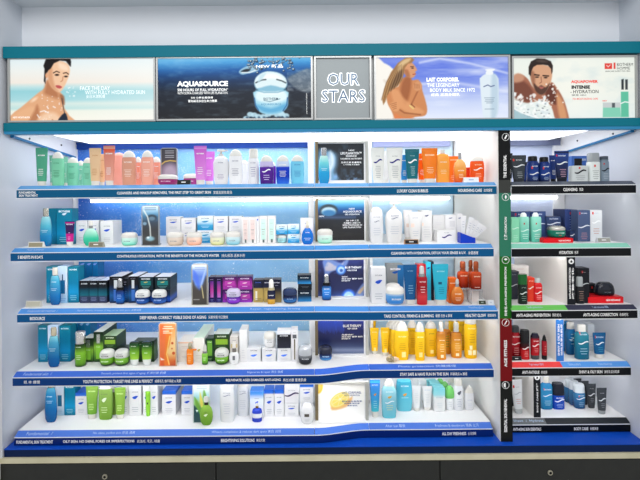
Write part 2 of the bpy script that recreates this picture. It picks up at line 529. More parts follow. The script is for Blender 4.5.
for i, (ya, yb, c, _) in enumerate(segs):
    za = P(505, ya, 0)[1] if i else zt
    zb = P(505, yb, 0)[1] if i < 5 else Z_PLINTH
    sg = bxo('front_band', XPa + .0015 - pcx, XPb - pcx, -.0 - .25, .0038 - .25, zb - Z_PLINTH, za - Z_PLINTH, M(c, .35), pr)
    if words[i]:
        s, a, b = words[i]
        letters('lettering', s, 503.4 if i < 2 else 504, 506.6 if i < 2 else 507.2, a, b, -.0012, m_text, pr, .03, 90)
        # round icon: white ring and mark
        ix, iz = P(505.5, icons[i], 0)
        v, f = loft([(0, .0148, .0148, 2), (.001, .0148, .0148, 2), (.001, .0135, .0135, 2), (0, .0135, .0135, 2)], 20)
        ic = obj('icon', [(x, -z, y) for x, y, z in v], f[:-2], m_text, pr)
        ic.location = (ix - pcx, -.2505, iz - Z_PLINTH)
        mk = [[(-.006, -.006), (.002, .009), (.007, .006), (-.001, -.009)], [(-.004, .0), (0, .01), (.005, .0), (0, -.01)],
              [(-.008, .003), (0, .008), (.008, .003), (0, -.002)], [(-.006, -.007), (-.003, -.009), (.007, .007), (.003, .009)], [(0, -.0105), (0, .0105), (-.008, .006), (-.008, -.006)]][[0, 9, 1, 2, 3, 4][i]]
        mo = obj('icon_mark', [(x, -.0012, z) for x, z in mk], [(0, 1, 2, 3)], m_text, ic)

# ---------------------------------------------------------------- shelves
STRIP_PX = [187.0, 250.1, 311.5, 375.0, 434.9]
ZF = [EYE - (p - V0) * K for p in STRIP_PX]      # top of the front strip
ZS = [z + .014 for z in ZF]                      # shelf surface
YL = [.0, .0, .0, .0, .0]
YR = [.02, .02, -.008, .048, .038]
YM = [.01, .005, -.012, .058, .068]
XL = [16.5, 10.5, 17, 12.5, 14]
XRW = [498, 493.7, 498, 493.8, 493]
XRM = [636, 631, 637.5, 631, 630.5]

def yfront(row, x):
    if x > 505: return YM[row]
    t = min(1, max(0, (x - 316) / 52.0)); t = t * t * (3 - 2 * t)
    return YL[row] + (YR[row] - YL[row]) * t

def sweep(path, section):
    """path of (X, yf); section(yf) -> closed list of (y, z)"""
    V, F = [], []
    n = len(section(0))
    for X, yf in path:
        V += [(X, y, z) for y, z in section(yf)]
    for i in range(len(path) - 1):
        a, b = i * n, (i + 1) * n
        for j in range(n):
            k = (j + 1) % n
            F.append((a + j, b + j, b + k, a + k))
    F.append(tuple(range(n)))
    F.append(tuple(reversed(range(len(V) - n, len(V)))))
    return V, F

strip_c = [(0, 86, 128), (0, 82, 134), (0, 80, 136), (2, 54, 118), (2, 34, 104)]
rail_c = [(84, 150, 206), (76, 146, 214), (76, 144, 220), (58, 104, 206), (74, 118, 212)]
edge_m = M((236, 238, 242), .4)
board_m = M((240, 240, 241), .4)
tube_m = M((255, 253, 250), .5, emit=TUBE)
rear_m = M((255, 254, 250), .5, emit=TUBE * .4)

def path_px(row, xa, xb):
    y = STRIP_PX[row]
    xs = sorted(set([xa, xb] + [x for x in [316 + 52 * i / 16 for i in range(17)] if xa < x < xb]))
    return [(P(x, y, yfront(row, x))[0], yfront(row, x)) for x in xs]

def shelf(row, xa, xb, label, strip_col, rails, texts, slopes):
    y = STRIP_PX[row]
    zf, zs = ZF[row], ZS[row]
    mid = (xa + xb) / 2
    root = empty('shelf', (P(mid, y, 0)[0], .28, zs), label, 'shelf', 'display shelves')
    L = root.location
    def loc(vf): return [(a - L[0], b - L[1], c - L[2]) for a, b, c in vf[0]], vf[1]
    full = path_px(row, xa, xb)
    sb_ = .0345 if row < 4 else .0325
    yb = YP - .002
    obj('board', *loc(sweep(full, lambda yf: [(yf + .0255, zs - .02), (yb, zs - .02), (yb, zs), (yf + .0255, zs)])), board_m, root)
    obj('front_strip', *loc(sweep(full, lambda yf: [(yf, zf - sb_), (yf + .005, zf - sb_), (yf + .005, zf - .003), (yf, zf - .003)])), M(strip_col, .32), root)
    obj('strip_edge', *loc(sweep(full, lambda yf: [(yf - .001, zf - .003), (yf + .005, zf - .003), (yf + .005, zf), (yf - .001, zf)])), edge_m, root)
    if row < 4: obj('lower_lip', *loc(sweep(full, lambda yf: [(yf + .001, zf - .038), (yf + .024, zf - .038), (yf + .024, zf - .0345), (yf + .001, zf - .0345)])), edge_m, root)
    for (ra, rb, c) in rails:
        obj('price_rail', *loc(sweep(path_px(row, ra, rb), lambda yf: [(yf, zf), (yf + .025, zf), (yf + .025, zs + .0005), (yf, zf + .0008)])), M(c, .3), root)
    # lamp under the shelf, just behind the front strip
    lp_ = path_px(row, xa + 14, xb - 10)
    hs = None if row == 4 else obj('lamp_housing', *loc(sweep(lp_, lambda yf: [(yf + .007, zs - .03), (yf + .040, zs - .03), (yf + .040, zs - .0205), (yf + .007, zs - .0205)])), edge_m, root)
    if row < 4: obj('lamp_tube', *loc(sweep(lp_, lambda yf: [(yf + .020 + .008 * math.cos(a), zs - .0395 + .008 * math.sin(a)) for a in [i * math.pi / 4 for i in range(8)]])), tube_m, hs, True)
    if row < 4:
        hr = obj('lamp_housing', *loc(sweep(lp_, lambda yf: [(.50, zs - .06), (.545, zs - .06), (.545, zs - .0205), (.50, zs - .0205)])), edge_m, root)
        obj('lamp_tube', *loc(sweep(lp_, lambda yf: [(.522 + .008 * math.cos(a), zs - .0695 + .008 * math.sin(a)) for a in [i * math.pi / 4 for i in range(8)]])), rear_m, hr, True)
    for (s, x0, x1) in texts:
        yc = y - (x0 + x1 - 2 * U0) / 2 * ROLL if False else None
        xm = (x0 + x1) / 2
        yf = yfront(row, xm)
        cz = zf - .019
        X0, X1 = P(x0, y, yf)[0], P(x1, y, yf)[0]
        h = .021 if '\n' in s else .0125
        k_ = next((i for i, q in enumerate(s) if ord(q) > 255), len(s))
        runs = [q.strip() for q in (s[:k_], s[k_:]) if q.strip()]
        ms = [text_mesh(q, .02 if ord(q[0]) < 256 else .0) for q in runs]
        tot = sum(m_[2] for m_ in ms) + .9 * (len(ms) - 1)
        xx = X0
        for q, (v, f, asp) in zip(runs, ms):
            wd = (X1 - X0) * asp / tot
            V = [(xx + (a + .5) * wd - L[0], yf - .0012 - L[1], cz + b * h - L[2]) for a, b in v]
            obj('lettering', V, f, m_text, root)
            xx += wd + (X1 - X0) * .9 / tot
    for (s, x0, x1) in slopes:
        xm = (x0 + x1) / 2
        yf = yfront(row, xm)
        v, f, asp = text_mesh(s, 0)
        X0, X1 = P(x0, y, yf)[0], P(x1, y, yf)[0]
        V = []
        for a, b in v:
            t = .5 + b * .5
            V.append(((X0 + X1) / 2 + a * (X1 - X0) - L[0], yf + .025 * t - .0006 - L[1], zf + .0008 + .0135 * t + .0010 - L[2]))
        obj('small_print', V, f, M((180, 204, 238), .5), root)
    return root

TX = [
 [('FUNDAMENTAL\nSKIN TREATMENT', 19, 38), ('CLEANSERS AND MAKEUP REMOVERS, THE FIRST STEP TO GREAT SKIN 潔面及卸妝產品', 117, 232), ('LUXURY CLEAN BUBBLES', 397, 428), ('NOURISHING CARE 滋潤護理', 458, 492)],
 [('5 BENEFITS IN 8 DAYS', 18, 43), ('CONTINUOUS HYDRATION, WITH THE BENEFITS OF THE WORLD\'S WATER 持久保濕 活泉水份', 117, 245), ('CLEANSING WITH HYDRATION, DETOX YOUR SENSES & U.V. 身體護理', 391, 478)],
 [('BIOSOURCE', 30, 45), ('DEEP REPAIR: CORRECT VISIBLE SIGNS OF AGING 深層修護 修正皺紋', 140, 228), ('TAKE CONTROL: FIRMING & SLIMMING 纖體 修身 & 緊緻', 384, 452), ('HEALTHY GLOW 健康膚色', 465, 496)],
 [('肌 本 護理', 24, 40), ('YOUTH PROTECTION: TARGET FINE LINES & PERFECT 細緻毛孔 撫平細紋 & 亮麗', 83, 181), ('REJUVENATE: AGED DAMAGED ANTI-AGING 再生抗皺 重建肌膚', 226, 306), ('STAY SAFE & HAVE FUN IN THE SUN 防曬產品 & 護理', 400, 467)],
 [('FUNDAMENTAL SKIN TREATMENT', 16.5, 53), ('OILY SKIN: NO SHINE, PORES OR IMPERFECTIONS 去油光. 毛孔, 暗瘡', 63, 160), ('BRIGHTENING SOLUTIONS 美白方案', 221, 265), ('ALL DAY FRESHNESS 全日清新', 442, 476)]]
SL = [[], [('Aqua hydration', 25, 42)], [('Fundamental skin treatment  /', 26, 56), ('Repair wrinkles, firmness of deep pores, dark spots 深層修護', 76, 140), ('Repair, regenerating, firming', 250, 300), ('Healthy glow', 470, 485)],
      [('Fundamental skin  /', 22, 50), ('Smooth, protect first signs of aging 平滑抗皺 肌膚', 100, 165), ('Regenerate & repair 再生 修護', 247, 283), ('Photo protection 防曬護理', 399, 457)],
      [('Fundamental  /', 25, 51), ('No shine, perfect skin 控油 清爽', 92, 134), ('Whitens complexion & reduces dark spots 美白 淡斑', 211, 281), ('After sun 曬後', 386, 406), ('Freshness & deodorant 清爽 止汗', 436, 480)]]
names = ['top', 'second', 'third', 'fourth', 'lowest']
for r in range(5):
    shelf(r, XL[r], XRW[r], f'{names[r]} white shelf with a blue lettered front, women\'s range', strip_c[r],
          [(XL[r] + .5, 314.3, rail_c[r]), (314.8, 369.2, tuple(min(255, int(v * 1.06)) for v in rail_c[r])), (369.7, XRW[r] - .5, rail_c[r])], TX[r], SL[r])
TXM = [[('CLEANSING 潔面', 563, 583)], [('HYDRATION 保濕', 559, 578)], [('ANTI-AGING PREVENTION 預防老化', 516, 561), ('ANTI-AGING CORRECTION 改善老化', 583, 628)],
       [('ANTI-FATIGUE 抗疲勞', 522, 547), ('SHINY & OILY SKIN 油性及混合肌膚', 579, 619)], [('ANTI-AGING SKIN ESSENTIALS', 513, 541), ('BODY CARE 身體護理', 574, 598)]]
RLM = [[(512, XRM[0], (66, 74, 88))], [(512, XRM[1], (136, 206, 184))], [(512, 568, (108, 196, 92)), (568, XRM[2], (52, 54, 76))],
       [(512, 563, (232, 70, 70)), (563, XRM[3], (86, 152, 226))], [(512, 547, (104, 108, 112)), (547, XRM[4], (38, 42, 48))]]
SLM = [[], [], [('Youth prevention', 528, 544), ('Youth correction 修護', 594, 610)], [('Fight fatigue 活力', 531, 545), ('Shine control', 570, 582), ('Pore minimizer', 600, 614)], [('Shave  /  Hydrate', 515, 545)]]
mnames = ['top', 'second', 'third', 'fourth', 'lowest']
for r in range(5):
    shelf(r, 512, XRM[r], f'{mnames[r]} white shelf with a black lettered front, right of the banded divider', (10, 13, 18), RLM[r], TXM[r], SLM[r])

# small upright dividers inside the right hand bay
def bay_divider(row, xa, xb, col, words, label, top_row):
    yf = YM[row] + .03
    y = STRIP_PX[row]
    X0, X1 = P(xa, y, yf)[0], P(xb, y, yf)[0]
    zt = ZS[top_row] - .0545
    root = empty('bay_divider', ((X0 + X1) / 2, .3, ZS[row]), label, 'divider', 'short dividers on the right hand shelves')
    h = zt - ZS[row]
    w = (X1 - X0) / 2
    bxo('divider_board', -w, w, yf + .004 - .3, (.49 - .3), 0, h, M((240, 238, 234), .5), root)
    bxo('front_band', -w + .001, w, yf - .3, yf + .0038 - .3, 0, h, M(col, .35), root)
    v, f = loft([(0, .011, .011, 2), (.001, .011, .011, 2)], 18)
    ic = obj('icon', [(a, -c, b) for a, b, c in v], f, m_text, root)
    ic.location = (0, yf - .3005, h - .016)
    mo = obj('icon_mark', [(-.006, -.0015, -.003), (0, -.0015, .005), (.006, -.0015, -.003), (0, -.0015, -.0055)], [(0, 1, 2, 3)], M(col, .35), ic)
    n = len(words)
    for i, s in enumerate(words):
        tv, tf, _ = text_mesh(s, .03)
        cx = (i - (n - 1) / 2) * .012
        V = [(cx - b * .008, yf - .0012 - .3, h * .45 + a * h * .66) for a, b in tv]
        obj('lettering', V, tf, m_text, root)
bay_divider(2, 567.5, 575.5, (24, 26, 34), ['ANTI-AGING CORRECTION', '改善老化'], 'black fronted upright divider with white lettering on the third shelf', 1)
bay_divider(3, 556.5, 564, (50, 120, 200), ['SHINY & OILY SKIN', '油性及混合肌膚'], 'blue fronted upright divider with white lettering on the fourth shelf', 2)
bay_divider(4, 534, 541, (26, 28, 32), ['BODY CARE 護理'], 'black fronted upright divider on the lowest shelf', 3)

# ---------------------------------------------------------------- backlit header posters
def poster(name, x0, y0, x1, y1, label):
    X0, X1, Zb, Zt = rect_px(x0, y0, x1, y1, .0)
    root = empty(name, ((X0 + X1) / 2, .005, Zb), label, 'poster', 'backlit header posters')
    t = .007
    w, h = (X1 - X0) / 2, Zt - Zb
    for (a, b, c, d_) in ((-w, w, 0, t), (-w, w, h - t, h), (-w, -w + t, t, h - t), (w - t, w, t, h - t)):
        bxo('frame_rail', a, b, -.012, .006, c, d_, m_frame, root)
    return root
SKIN, SKD, SKL = (226, 170, 128), (170, 106, 70), (250, 218, 188)

# 1 woman on a beach
p = Print(10, 59.5, 155, 120)
p.vgrad([(0, (224, 238, 242)), (.2, (236, 238, 234)), (.38, (240, 232, 222)), (.45, (190, 224, 226)), (.52, (150, 208, 216)), (.66, (168, 216, 222)), (.72, (214, 232, 226)), (.8, (190, 224, 222)), (.84, (236, 240, 228)), (1, (246, 244, 232))])
p.mix(np.clip((p.X - 70) / 80, 0, 1) * .35, (250, 252, 250))
p.poly([(12, 113), (20, 107), (30, 99), (38, 92.5), (44, 88), (46, 82), (49, 80), (58, 90), (62, 94), (63.5, 101), (64.5, 108), (69, 115), (72, 123), (8, 123)], SKIN)
p.poly([(47, 80), (52, 86), (58, 92), (58, 98), (50, 96), (44, 93), (45, 87)], SKD, 2.2, .75)
p.poly([(60, 94), (64, 96), (64.5, 104), (62, 103), (60, 98)], (150, 92, 60), 1, .8)
p.poly([(11, 116), (22, 109), (32, 106), (38, 112), (33, 121), (11, 122)], (236, 184, 140), 1.5, .6)
p.poly([(28, 122), (34, 110), (37, 104), (39, 112), (36, 122)], SKD, 1.5, .7)
p.poly([(38, 118), (46, 112), (56, 113), (60, 122), (38, 122)], SKL, 2, .7)
p.line([(52, 119), (55, 123)], 1.2, SKD, .6, .7)
p.ell(34, 99, 3.5, 1.4, SKL, 1, .9, -.6)
p.poly([(48, 69), (53, 63), (61, 61.5), (68.5, 65), (70, 72), (67.5, 80), (64, 87), (60.5, 91.5), (57, 91.5), (52.5, 88), (49.5, 83), (47.6, 76)], (240, 196, 160))
p.poly([(48, 70), (52, 68), (53, 78), (55, 86), (58, 91), (53, 89), (49.5, 84), (47.8, 77)], (206, 144, 104), 1.4, .7)
p.poly([(59, 63), (67, 66), (68, 71), (60, 69)], (252, 224, 198), 1.5, .8)
p.poly([(43.5, 66), (45.5, 60.5), (49, 57), (70, 57), (71.3, 62), (71, 67), (69.6, 66), (66, 61.6), (60, 61), (54, 63.6), (51, 68.5), (48.4, 70.5), (47, 73), (45.6, 79), (45.4, 83.5), (43.8, 81), (44.3, 74), (44.5, 69)], (26, 22, 24), .6, 1, False)
p.ell(46.6, 75.6, 1.3, 2.6, (226, 164, 124), .5)
p.line([(53.5, 73), (56.5, 71.4), (59.5, 72.6)], .9, (50, 34, 28)); p.line([(63.5, 73.4), (66.5, 72.8), (68.5, 74.4)], .9, (50, 34, 28))
p.ell(57, 75, 2.1, .95, (44, 32, 30), .4); p.ell(66, 76.6, 1.8, .85, (44, 32, 30), .4)
p.line([(63, 77), (62.5, 80.6), (60.8, 81.6)], .8, (190, 124, 92), .5, .9)
p.poly([(55.6, 85.4), (59, 85.2), (62, 86.8), (60, 88.4), (56.8, 87.6)], (190, 84, 84), .5)
p.poly([(57, 121), (64.5, 112), (67.5, 119), (66, 122)], (34, 44, 60), .6)
p.line([(64.3, 112.5), (62.6, 104), (61.8, 98)], .7, (60, 60, 66))
for q in [((40, 111), (44, 110), (48, 112)), ((47, 106), (48, 108)), ((53, 106), (55, 107)), ((37, 114), (39, 117))]:
    p.line(q, .9, (255, 255, 255), .5, .9)
p.dots(26, (40, 94, 62, 120), .25, .6, (255, 255, 255), .8); p.dots(14, (66, 86, 76, 96), .3, .9, (248, 252, 252), .7)
po = poster('backlit_poster', 8.5, 58, 156, 121.5, 'backlit beach poster of a short haired woman looking over her shoulder')
p.build('printed_sheet', 0.0, po, BACKLIT)
for s, a, b, c, d_ in (('FACE THE DAY', 80, 110, 86.4, 90), ('WITH FULLY HYDRATED SKIN', 85, 145, 90.6, 94), ('全日水潤肌膚', 86, 105, 94.8, 98)):
    letters('lettering', s, a, b, c, d_, -.001, M((250, 253, 253), .5, emit=.2), po, .0)
letters('small_print', 'NEW MOISTURISER', 13, 30, 116.6, 118.2, -.001, M((252, 254, 254), .5, emit=.35), po, .0)

# 2 dark water with a jar and bubbles
p = Print(156, 58.5, 311.5, 118.5)
p.vgrad([(0, (110, 190, 232)), (.07, (58, 150, 214)), (.2, (20, 88, 160)), (.38, (22, 52, 92)), (.55, (32, 40, 54)), (1, (38, 40, 44))])
p.mix(np.clip(1 - np.hypot((p.X - 180) / 60, (p.Y - 62) / 14), 0, 1) * .35, (150, 205, 240))
p.mix((p.noise(9, 3, 3) - .45).clip(0, 1) * .4, (190, 225, 245))
p.poly([(288, 79), (296, 74), (311.5, 70), (311.5, 92), (300, 91), (291, 85)], (116, 128, 138), 1.2, .75)
p.mix(((p.X > 287) & (p.Y > 70) & (p.Y < 92)) * (p.noise(5, 3, 9) - .4).clip(0, 1) * .9, (210, 216, 220))
p.poly([(239, 72), (244, 68), (252, 66), (259, 69), (257, 72), (248, 74), (242, 75)], (150, 190, 214), .6)
p.poly([(241, 72), (246, 69.5), (251, 70), (247, 72.5)], (24, 34, 46), .6); p.line([(242, 73), (250, 73), (257, 70.4)], .8, (236, 246, 250))
for i in range(70):
    x = p.rng.uniform(248, 300); y = 59 + abs(p.rng.normal(0, 6)); r = p.rng.uniform(.5, 1.7)
    if y > 76: continue
    p.ell(x, y, r, r * .85, (18, 40, 62), .4, .8); p.ell(x - r * .2, y - r * .3, r * .55, r * .4, (225, 242, 250), .3, .9)
for x in (246, 250, 254, 258, 263, 272, 277, 282, 286, 281, 268):
    p.ell(x, 116 + p.rng.uniform(-4, 2), 3.2, 2.4, (190, 226, 240), .6, .9); p.ell(x + 1, 117, 1.4, 1.0, (44, 70, 96), .5, .8)
p.poly([(254, 97), (256, 91), (286, 91), (288, 98), (287.5, 106), (282, 112), (272, 114), (262, 113), (256, 107)], (168, 218, 236))
p.poly([(257, 92), (271, 88), (285, 92), (286, 100), (271, 103), (257, 100)], (224, 244, 248), 1.4)
p.poly([(256, 104), (271, 108), (287, 103), (284, 110), (272, 113), (261, 111)], (92, 170, 214), 1.6, .9)
p.line([(254.5, 98), (255.5, 105), (258.5, 110)], .9, (36, 90, 150), .5); p.line([(287.5, 98), (286.8, 105), (283, 110.6)], .9, (36, 90, 150), .5)
p.poly([(254.5, 85), (256, 78), (263, 73), (271, 72), (280, 74), (286, 79), (287, 86), (282, 90), (271, 87), (259, 90)], (222, 240, 244))
p.poly([(258, 80), (265, 75), (276, 75), (283, 80), (271, 79)], (248, 252, 252), 1.2)
p.line([(256, 83), (262, 80.4), (266, 80)], 1.1, (40, 52, 60), .5); p.line([(277, 80), (282, 81.4), (286, 83.4)], 1.1, (40, 52, 60), .5)
p.poly([(259, 89), (271, 86), (283, 89), (280, 94), (262, 94)], (240, 248, 248), 1)
p.line([(264, 100.4), (270, 101.6), (280, 99)], .5, (70, 110, 130))
p.line([(256, 90.4), (264, 92.6), (278, 92.6), (286, 90.4)], 1.0, (96, 160, 190), .6, .8)
p.poly([(255, 84), (257, 88.6), (271, 85.6), (285, 88.6), (287, 84), (283, 91), (259, 91)], (110, 176, 206), .8, .8)
p.poly([(260, 76), (266, 74), (263, 79), (258, 83)], (196, 226, 236), 1, .9)
po = poster('backlit_poster', 156.3, 57.2, 313, 119.8, 'dark blue backlit poster of an open cream jar among bubbles')
p.build('printed_sheet', 0.0, po, BACKLIT)
mt = M((250, 252, 252), .5, emit=.35)
for s, a, b, c, d_, bo in (('AQUASOURCE', 177, 228, 81.3, 87, .05), ('500 HOURS OF FULL HYDRATION*', 177.5, 228, 88.5, 91, .02), ('WITH SUPRA-CHARGED WITH LIFE PLANKTON', 177.5, 227.5, 92, 94, .0), ('500 小時全面保濕', 191, 213, 96.6, 98.6, .01), ('補充純活水份生命力精華', 188, 217, 99.8, 102.2, .01), ('NEW 新品', 256, 283, 64.5, 67.8, .02)):
    letters('lettering', s, a, b, c, d_, -.001, mt, po, bo)
letters('small_print', 'AQUASOURCE CREAM', 306.2, 307.4, 93, 114, -.001, mt, po, 0, 90)
letters('lettering', 'BIOTHERM', 263.5, 278, 97.6, 100, -.001, M((70, 100, 120), .5), po, .01)
letters('small_print', 'AQUASOURCE', 261, 281, 103.4, 105.4, -.001, M((60, 130, 180), .5), po, .0)

# 3 steel sign with halo lit letters
po = poster('halo_sign', 314, 56.5, 371.5, 119.6, 'grey panel with glowing white outlined letters reading OUR STARS')
po['category'] = 'sign'; del po['group']
X0, X1, Zb, Zt = rect_px(316, 58.5, 369.5, 117.8, 0)
sp_ = bxo('steel_plate', X0 - po.location.x, X1 - po.location.x, -.004, .004, Zb - po.location.z, Zt - po.location.z, M((150, 157, 160), .38, .15), po)
for s, a, b, c, d_ in (('OUR', 328, 359, 73.5, 84.8), ('STARS', 322, 365, 90.3, 101.6)):
    letters('letter_glow', s, a - .9, b + .9, c - .8, d_ + .8, -.0012, M((252, 254, 255), .5, emit=.7), po, .04)
    letters('letter_face', s, a, b, c, d_, -.0032, M((92, 112, 134), .3, .4), po, .0)

# 4 woman under a blue sky
p = Print(375.5, 57.8, 508.5, 118)
p.vgrad([(0, (104, 128, 224)), (.25, (92, 118, 222)), (.5, (150, 168, 234)), (.75, (200, 212, 244)), (1, (228, 234, 250))])
nz = p.noise(34, 6, 5)
p.mix((nz - .42).clip(0, 1) * 1.5 * np.clip(.3 + (p.X - 400) / 120, 0, 1), (240, 244, 252))
p.mix(np.clip((p.X - 470) / 60, 0, 1) * .3, (236, 240, 252))
p.line([(420, 63), (440, 59), (470, 64), (508, 74)], 1.6, (240, 244, 252), 1.2, .7); p.line([(420, 84), (450, 82), (508, 92)], 2, (236, 240, 252), 1.5, .6)
p.poly([(374, 60), (384, 63), (392, 68), (400, 80), (404, 120), (374, 120)], (244, 240, 232), .8)
p.poly([(384, 80), (390, 90), (394, 118), (400, 118), (396, 90)], (190, 170, 150), 2, .6)
p.poly([(400, 80), (405, 77), (410, 76), (412, 80), (418, 79.5), (421, 84), (422.5, 91), (425, 99), (427, 109), (424.5, 115), (414, 116.4), (402, 120), (396, 120), (391, 110), (387, 102), (386.5, 93), (391, 88), (398, 86)], (206, 136, 88))
p.poly([(404, 78), (411, 78), (410, 92), (405, 104), (400, 92)], (150, 84, 48), 1.6, .75)
p.poly([(391, 90), (398, 90), (404, 98), (412, 104), (420, 108), (424, 112), (414, 114), (404, 110), (394, 102)], (226, 160, 110), 1.4, .8)
p.line([(392, 104), (404, 112), (420, 114)], 1.0, (130, 70, 40), .8, .8); p.line([(411, 104), (418, 90), (420, 84)], 1.2, (140, 78, 46), .8, .7)
p.poly([(414, 84), (418, 81), (421.5, 84), (421.5, 88), (417, 91), (413.6, 88)], (214, 150, 104), .7)
for i in range(4): p.line([(414.4 + i * 1.5, 83.5 + i * .3), (414.8 + i * 1.5, 88)], .5, (150, 90, 56), .4, .7)
p.poly([(389, 104), (394, 101), (400, 105), (398, 110), (393, 110)], (222, 156, 106), .8)
for i in range(4): p.line([(390 + i, 103.6 + i * 1.6), (396, 102 + i * 1.8)], .5, (140, 80, 48), .4, .8)
p.line([(409.5, 105), (413, 108)], 1.3, (232, 206, 130), .4); p.line([(411, 103.5), (414.4, 106.6)], .8, (120, 70, 40), .4)
p.poly([(395, 113), (404, 117), (412, 116), (412, 120), (395, 120)], (232, 128, 76), 1.5, .7)
p.poly([(403, 70), (407, 63), (412, 63), (415.6, 67), (417, 70.5), (415.5, 71.5), (415.6, 74.4), (413.4, 77.4), (410, 77.6), (406, 75.5)], (216, 152, 108))
p.poly([(404, 70), (408, 70), (410, 77), (406, 76)], (160, 96, 60), 1, .7)
p.line([(410.6, 66.8), (413.6, 66.6)], .7, (70, 44, 30), .4); p.ell(412.6, 68.2, 1.2, .6, (60, 40, 34), .4); p.line([(413, 74.4), (415.4, 74)], .9, (170, 70, 60), .4)
p.poly([(383, 104), (381.5, 98), (384, 88), (387, 80), (391, 72), (398, 63), (405, 58.5), (411, 57), (414.4, 60), (412, 63), (408, 64), (405, 68), (404, 73), (402, 80), (397, 86), (391, 89), (387, 95), (385, 101)], (160, 116, 70), .7, 1, False)
p.poly([(398, 66), (404, 60), (411, 58.4), (409, 62), (403, 66), (399, 74)], (226, 196, 146), 1, .85)
p.poly([(402.6, 70), (401, 79), (396, 86), (389, 90), (393, 80), (398, 72)], (84, 56, 36), 1.3, .85)
for i in range(12):
    x = 386 + i * 1.5
    p.line([(x * .35 + 402 * .65, 64 + (12 - i) * .3), (x, 76 + (11 - i) * .6), (x - 5 + i * .1, 84 + (11 - i) * 1.4)], .5, (214, 178, 124) if i % 2 else (104, 70, 44), .4, .6)
p.poly([(480, 82), (481, 78), (486, 74.5), (494, 74.5), (498, 78), (499, 84), (498.5, 108), (496, 117), (494, 119), (485, 119), (482.6, 112)], (222, 234, 242), .6)
p.poly([(492, 76), (498, 80), (498, 108), (495, 118), (491, 118)], (176, 200, 218), 1.6, .7)
p.poly([(486.4, 75), (487, 71.6), (492.6, 71.6), (493, 75)], (236, 242, 246), .4); p.poly([(485.5, 70.2), (494.5, 69.6), (494.5, 71.2), (491, 72), (488, 72)], (240, 244, 248), .4)
p.line([(484, 87), (488, 85.4), (491, 87), (494.5, 86)], .8, (70, 84, 130), .4)
for yy, w in ((98, 5), (99.8, 4), (101.4, 4.4), (103, 3), (109, 4.6)): p.line([(489.5 - w, yy), (489.5 + w, yy)], .6, (120, 140, 160), .3, .8)
po = poster('backlit_poster', 373.8, 56.3, 510, 119.6, 'backlit sky blue poster of a long haired blonde woman with folded arms')
p.build('printed_sheet', 0.0, po, BACKLIT)
for s, a, b, c, d_, bo in (('LAIT CORPOREL', 426.5, 459, 77.6, 81.4, .05), ('THE LEGENDARY', 427, 459.5, 83.4, 86.8, .01), ('BODY MILK SINCE 1972', 430, 475, 88.4, 91.6, .01), ('經典 滋潤身體乳', 431, 460, 93.2, 96, .01)):
    letters('lettering', s, a, b, c, d_, -.001, mt, po, bo)

# 5 man in splashing water
p = Print(513, 58, 635, 118)
p.vgrad([(0, (232, 238, 230)), (.5, (238, 240, 230)), (1, (226, 236, 234))])
p.mix((p.noise(16, 10, 2) - .5).clip(0, 1) * 1.2, (184, 208, 216))
p.mix(np.clip(1 - np.abs(p.X - 575) / 40, 0, 1) * .4, (250, 248, 238))
p.poly([(512, 80), (516, 74), (522, 74.5), (528, 79), (534, 88), (545, 92), (551, 82), (557, 88), (563, 98), (567, 110), (568, 120), (556, 120), (551, 106), (542, 100), (526, 102), (512, 94)], (168, 108, 84))
p.poly([(512, 84), (520, 80), (528, 84), (534, 94), (528, 102), (512, 96)], (110, 64, 52), 1.6, .8)
p.poly([(512, 76), (518, 73), (524, 76), (522, 81), (514, 82)], (206, 156, 128), 1.2, .8)
p.poly([(545, 92), (551, 84), (556, 92), (556, 104), (548, 100)], (86, 46, 38), 1.4, .8)
p.poly([(556, 94), (562, 100), (566, 112), (566, 120), (560, 120)], (222, 164, 116), 1.4, .8)
p.poly([(530, 68), (534, 64), (548, 66), (552, 71), (551.6, 79), (549, 86), (545, 92), (540.6, 94.6), (536, 91), (532, 84), (530, 76)], (214, 162, 128))
p.poly([(530.6, 70), (535, 74), (535, 84), (538, 92), (534, 88), (531, 80)], (150, 98, 74), 1.2, .8)
p.poly([(533.6, 83), (538, 86.6), (541, 85), (545.6, 87), (549.5, 83), (547, 90), (543, 94), (539, 94), (535, 90)], (74, 50, 44), .8, .9)
p.poly([(538.6, 86.6), (541, 86.2), (544, 87.2), (541, 88.8)], (170, 100, 90), .4)
p.poly([(528.6, 74), (528.6, 67), (531, 61.5), (537, 58.6), (545, 59), (551, 61.5), (553, 66), (552.6, 72), (551.6, 74), (551, 69), (548, 65.6), (543, 64.8), (537, 65), (533.4, 67), (531.4, 71), (530.6, 76)], (48, 38, 36), .5, 1, False)
p.poly([(536, 61), (542, 60), (548, 62), (542, 62.6)], (96, 82, 76), 1, .7)
p.line([(534.6, 74.6), (539, 75.2)], 1.2, (40, 28, 26), .4); p.line([(543, 75.6), (548.6, 76)], 1.2, (40, 28, 26), .4)
p.ell(537, 77, 1.7, .7, (40, 28, 26), .4); p.ell(545.6, 77.6, 1.7, .7, (40, 28, 26), .4)
p.line([(541, 77), (541.4, 82), (539.6, 83)], .8, (150, 98, 76), .4)
for i in range(150):
    x = p.rng.uniform(512, 552); y = 92 + (118 - 92) * p.rng.rand() ** .8 + (x - 512) * .1
    p.ell(x, min(y, 119), p.rng.uniform(.6, 2.6), p.rng.uniform(.4, 1.7), [(244, 248, 248), (250, 250, 248), (214, 226, 230)][i % 3], .5, .85, p.rng.uniform(-1, 1))
for i in range(26):
    p.ell(p.rng.uniform(514, 550), p.rng.uniform(98, 116), .8, .5, (90, 96, 104), .4, .6)
p.poly([(512, 108), (520, 112), (535, 117), (548, 120), (512, 120)], (150, 186, 196), 1, .8)
p.line([(512, 107), (524, 113), (540, 118)], .9, (248, 250, 250), .4)
p.dots(22, (540, 84, 566, 110), .4, 1.0, (250, 246, 238), .85)
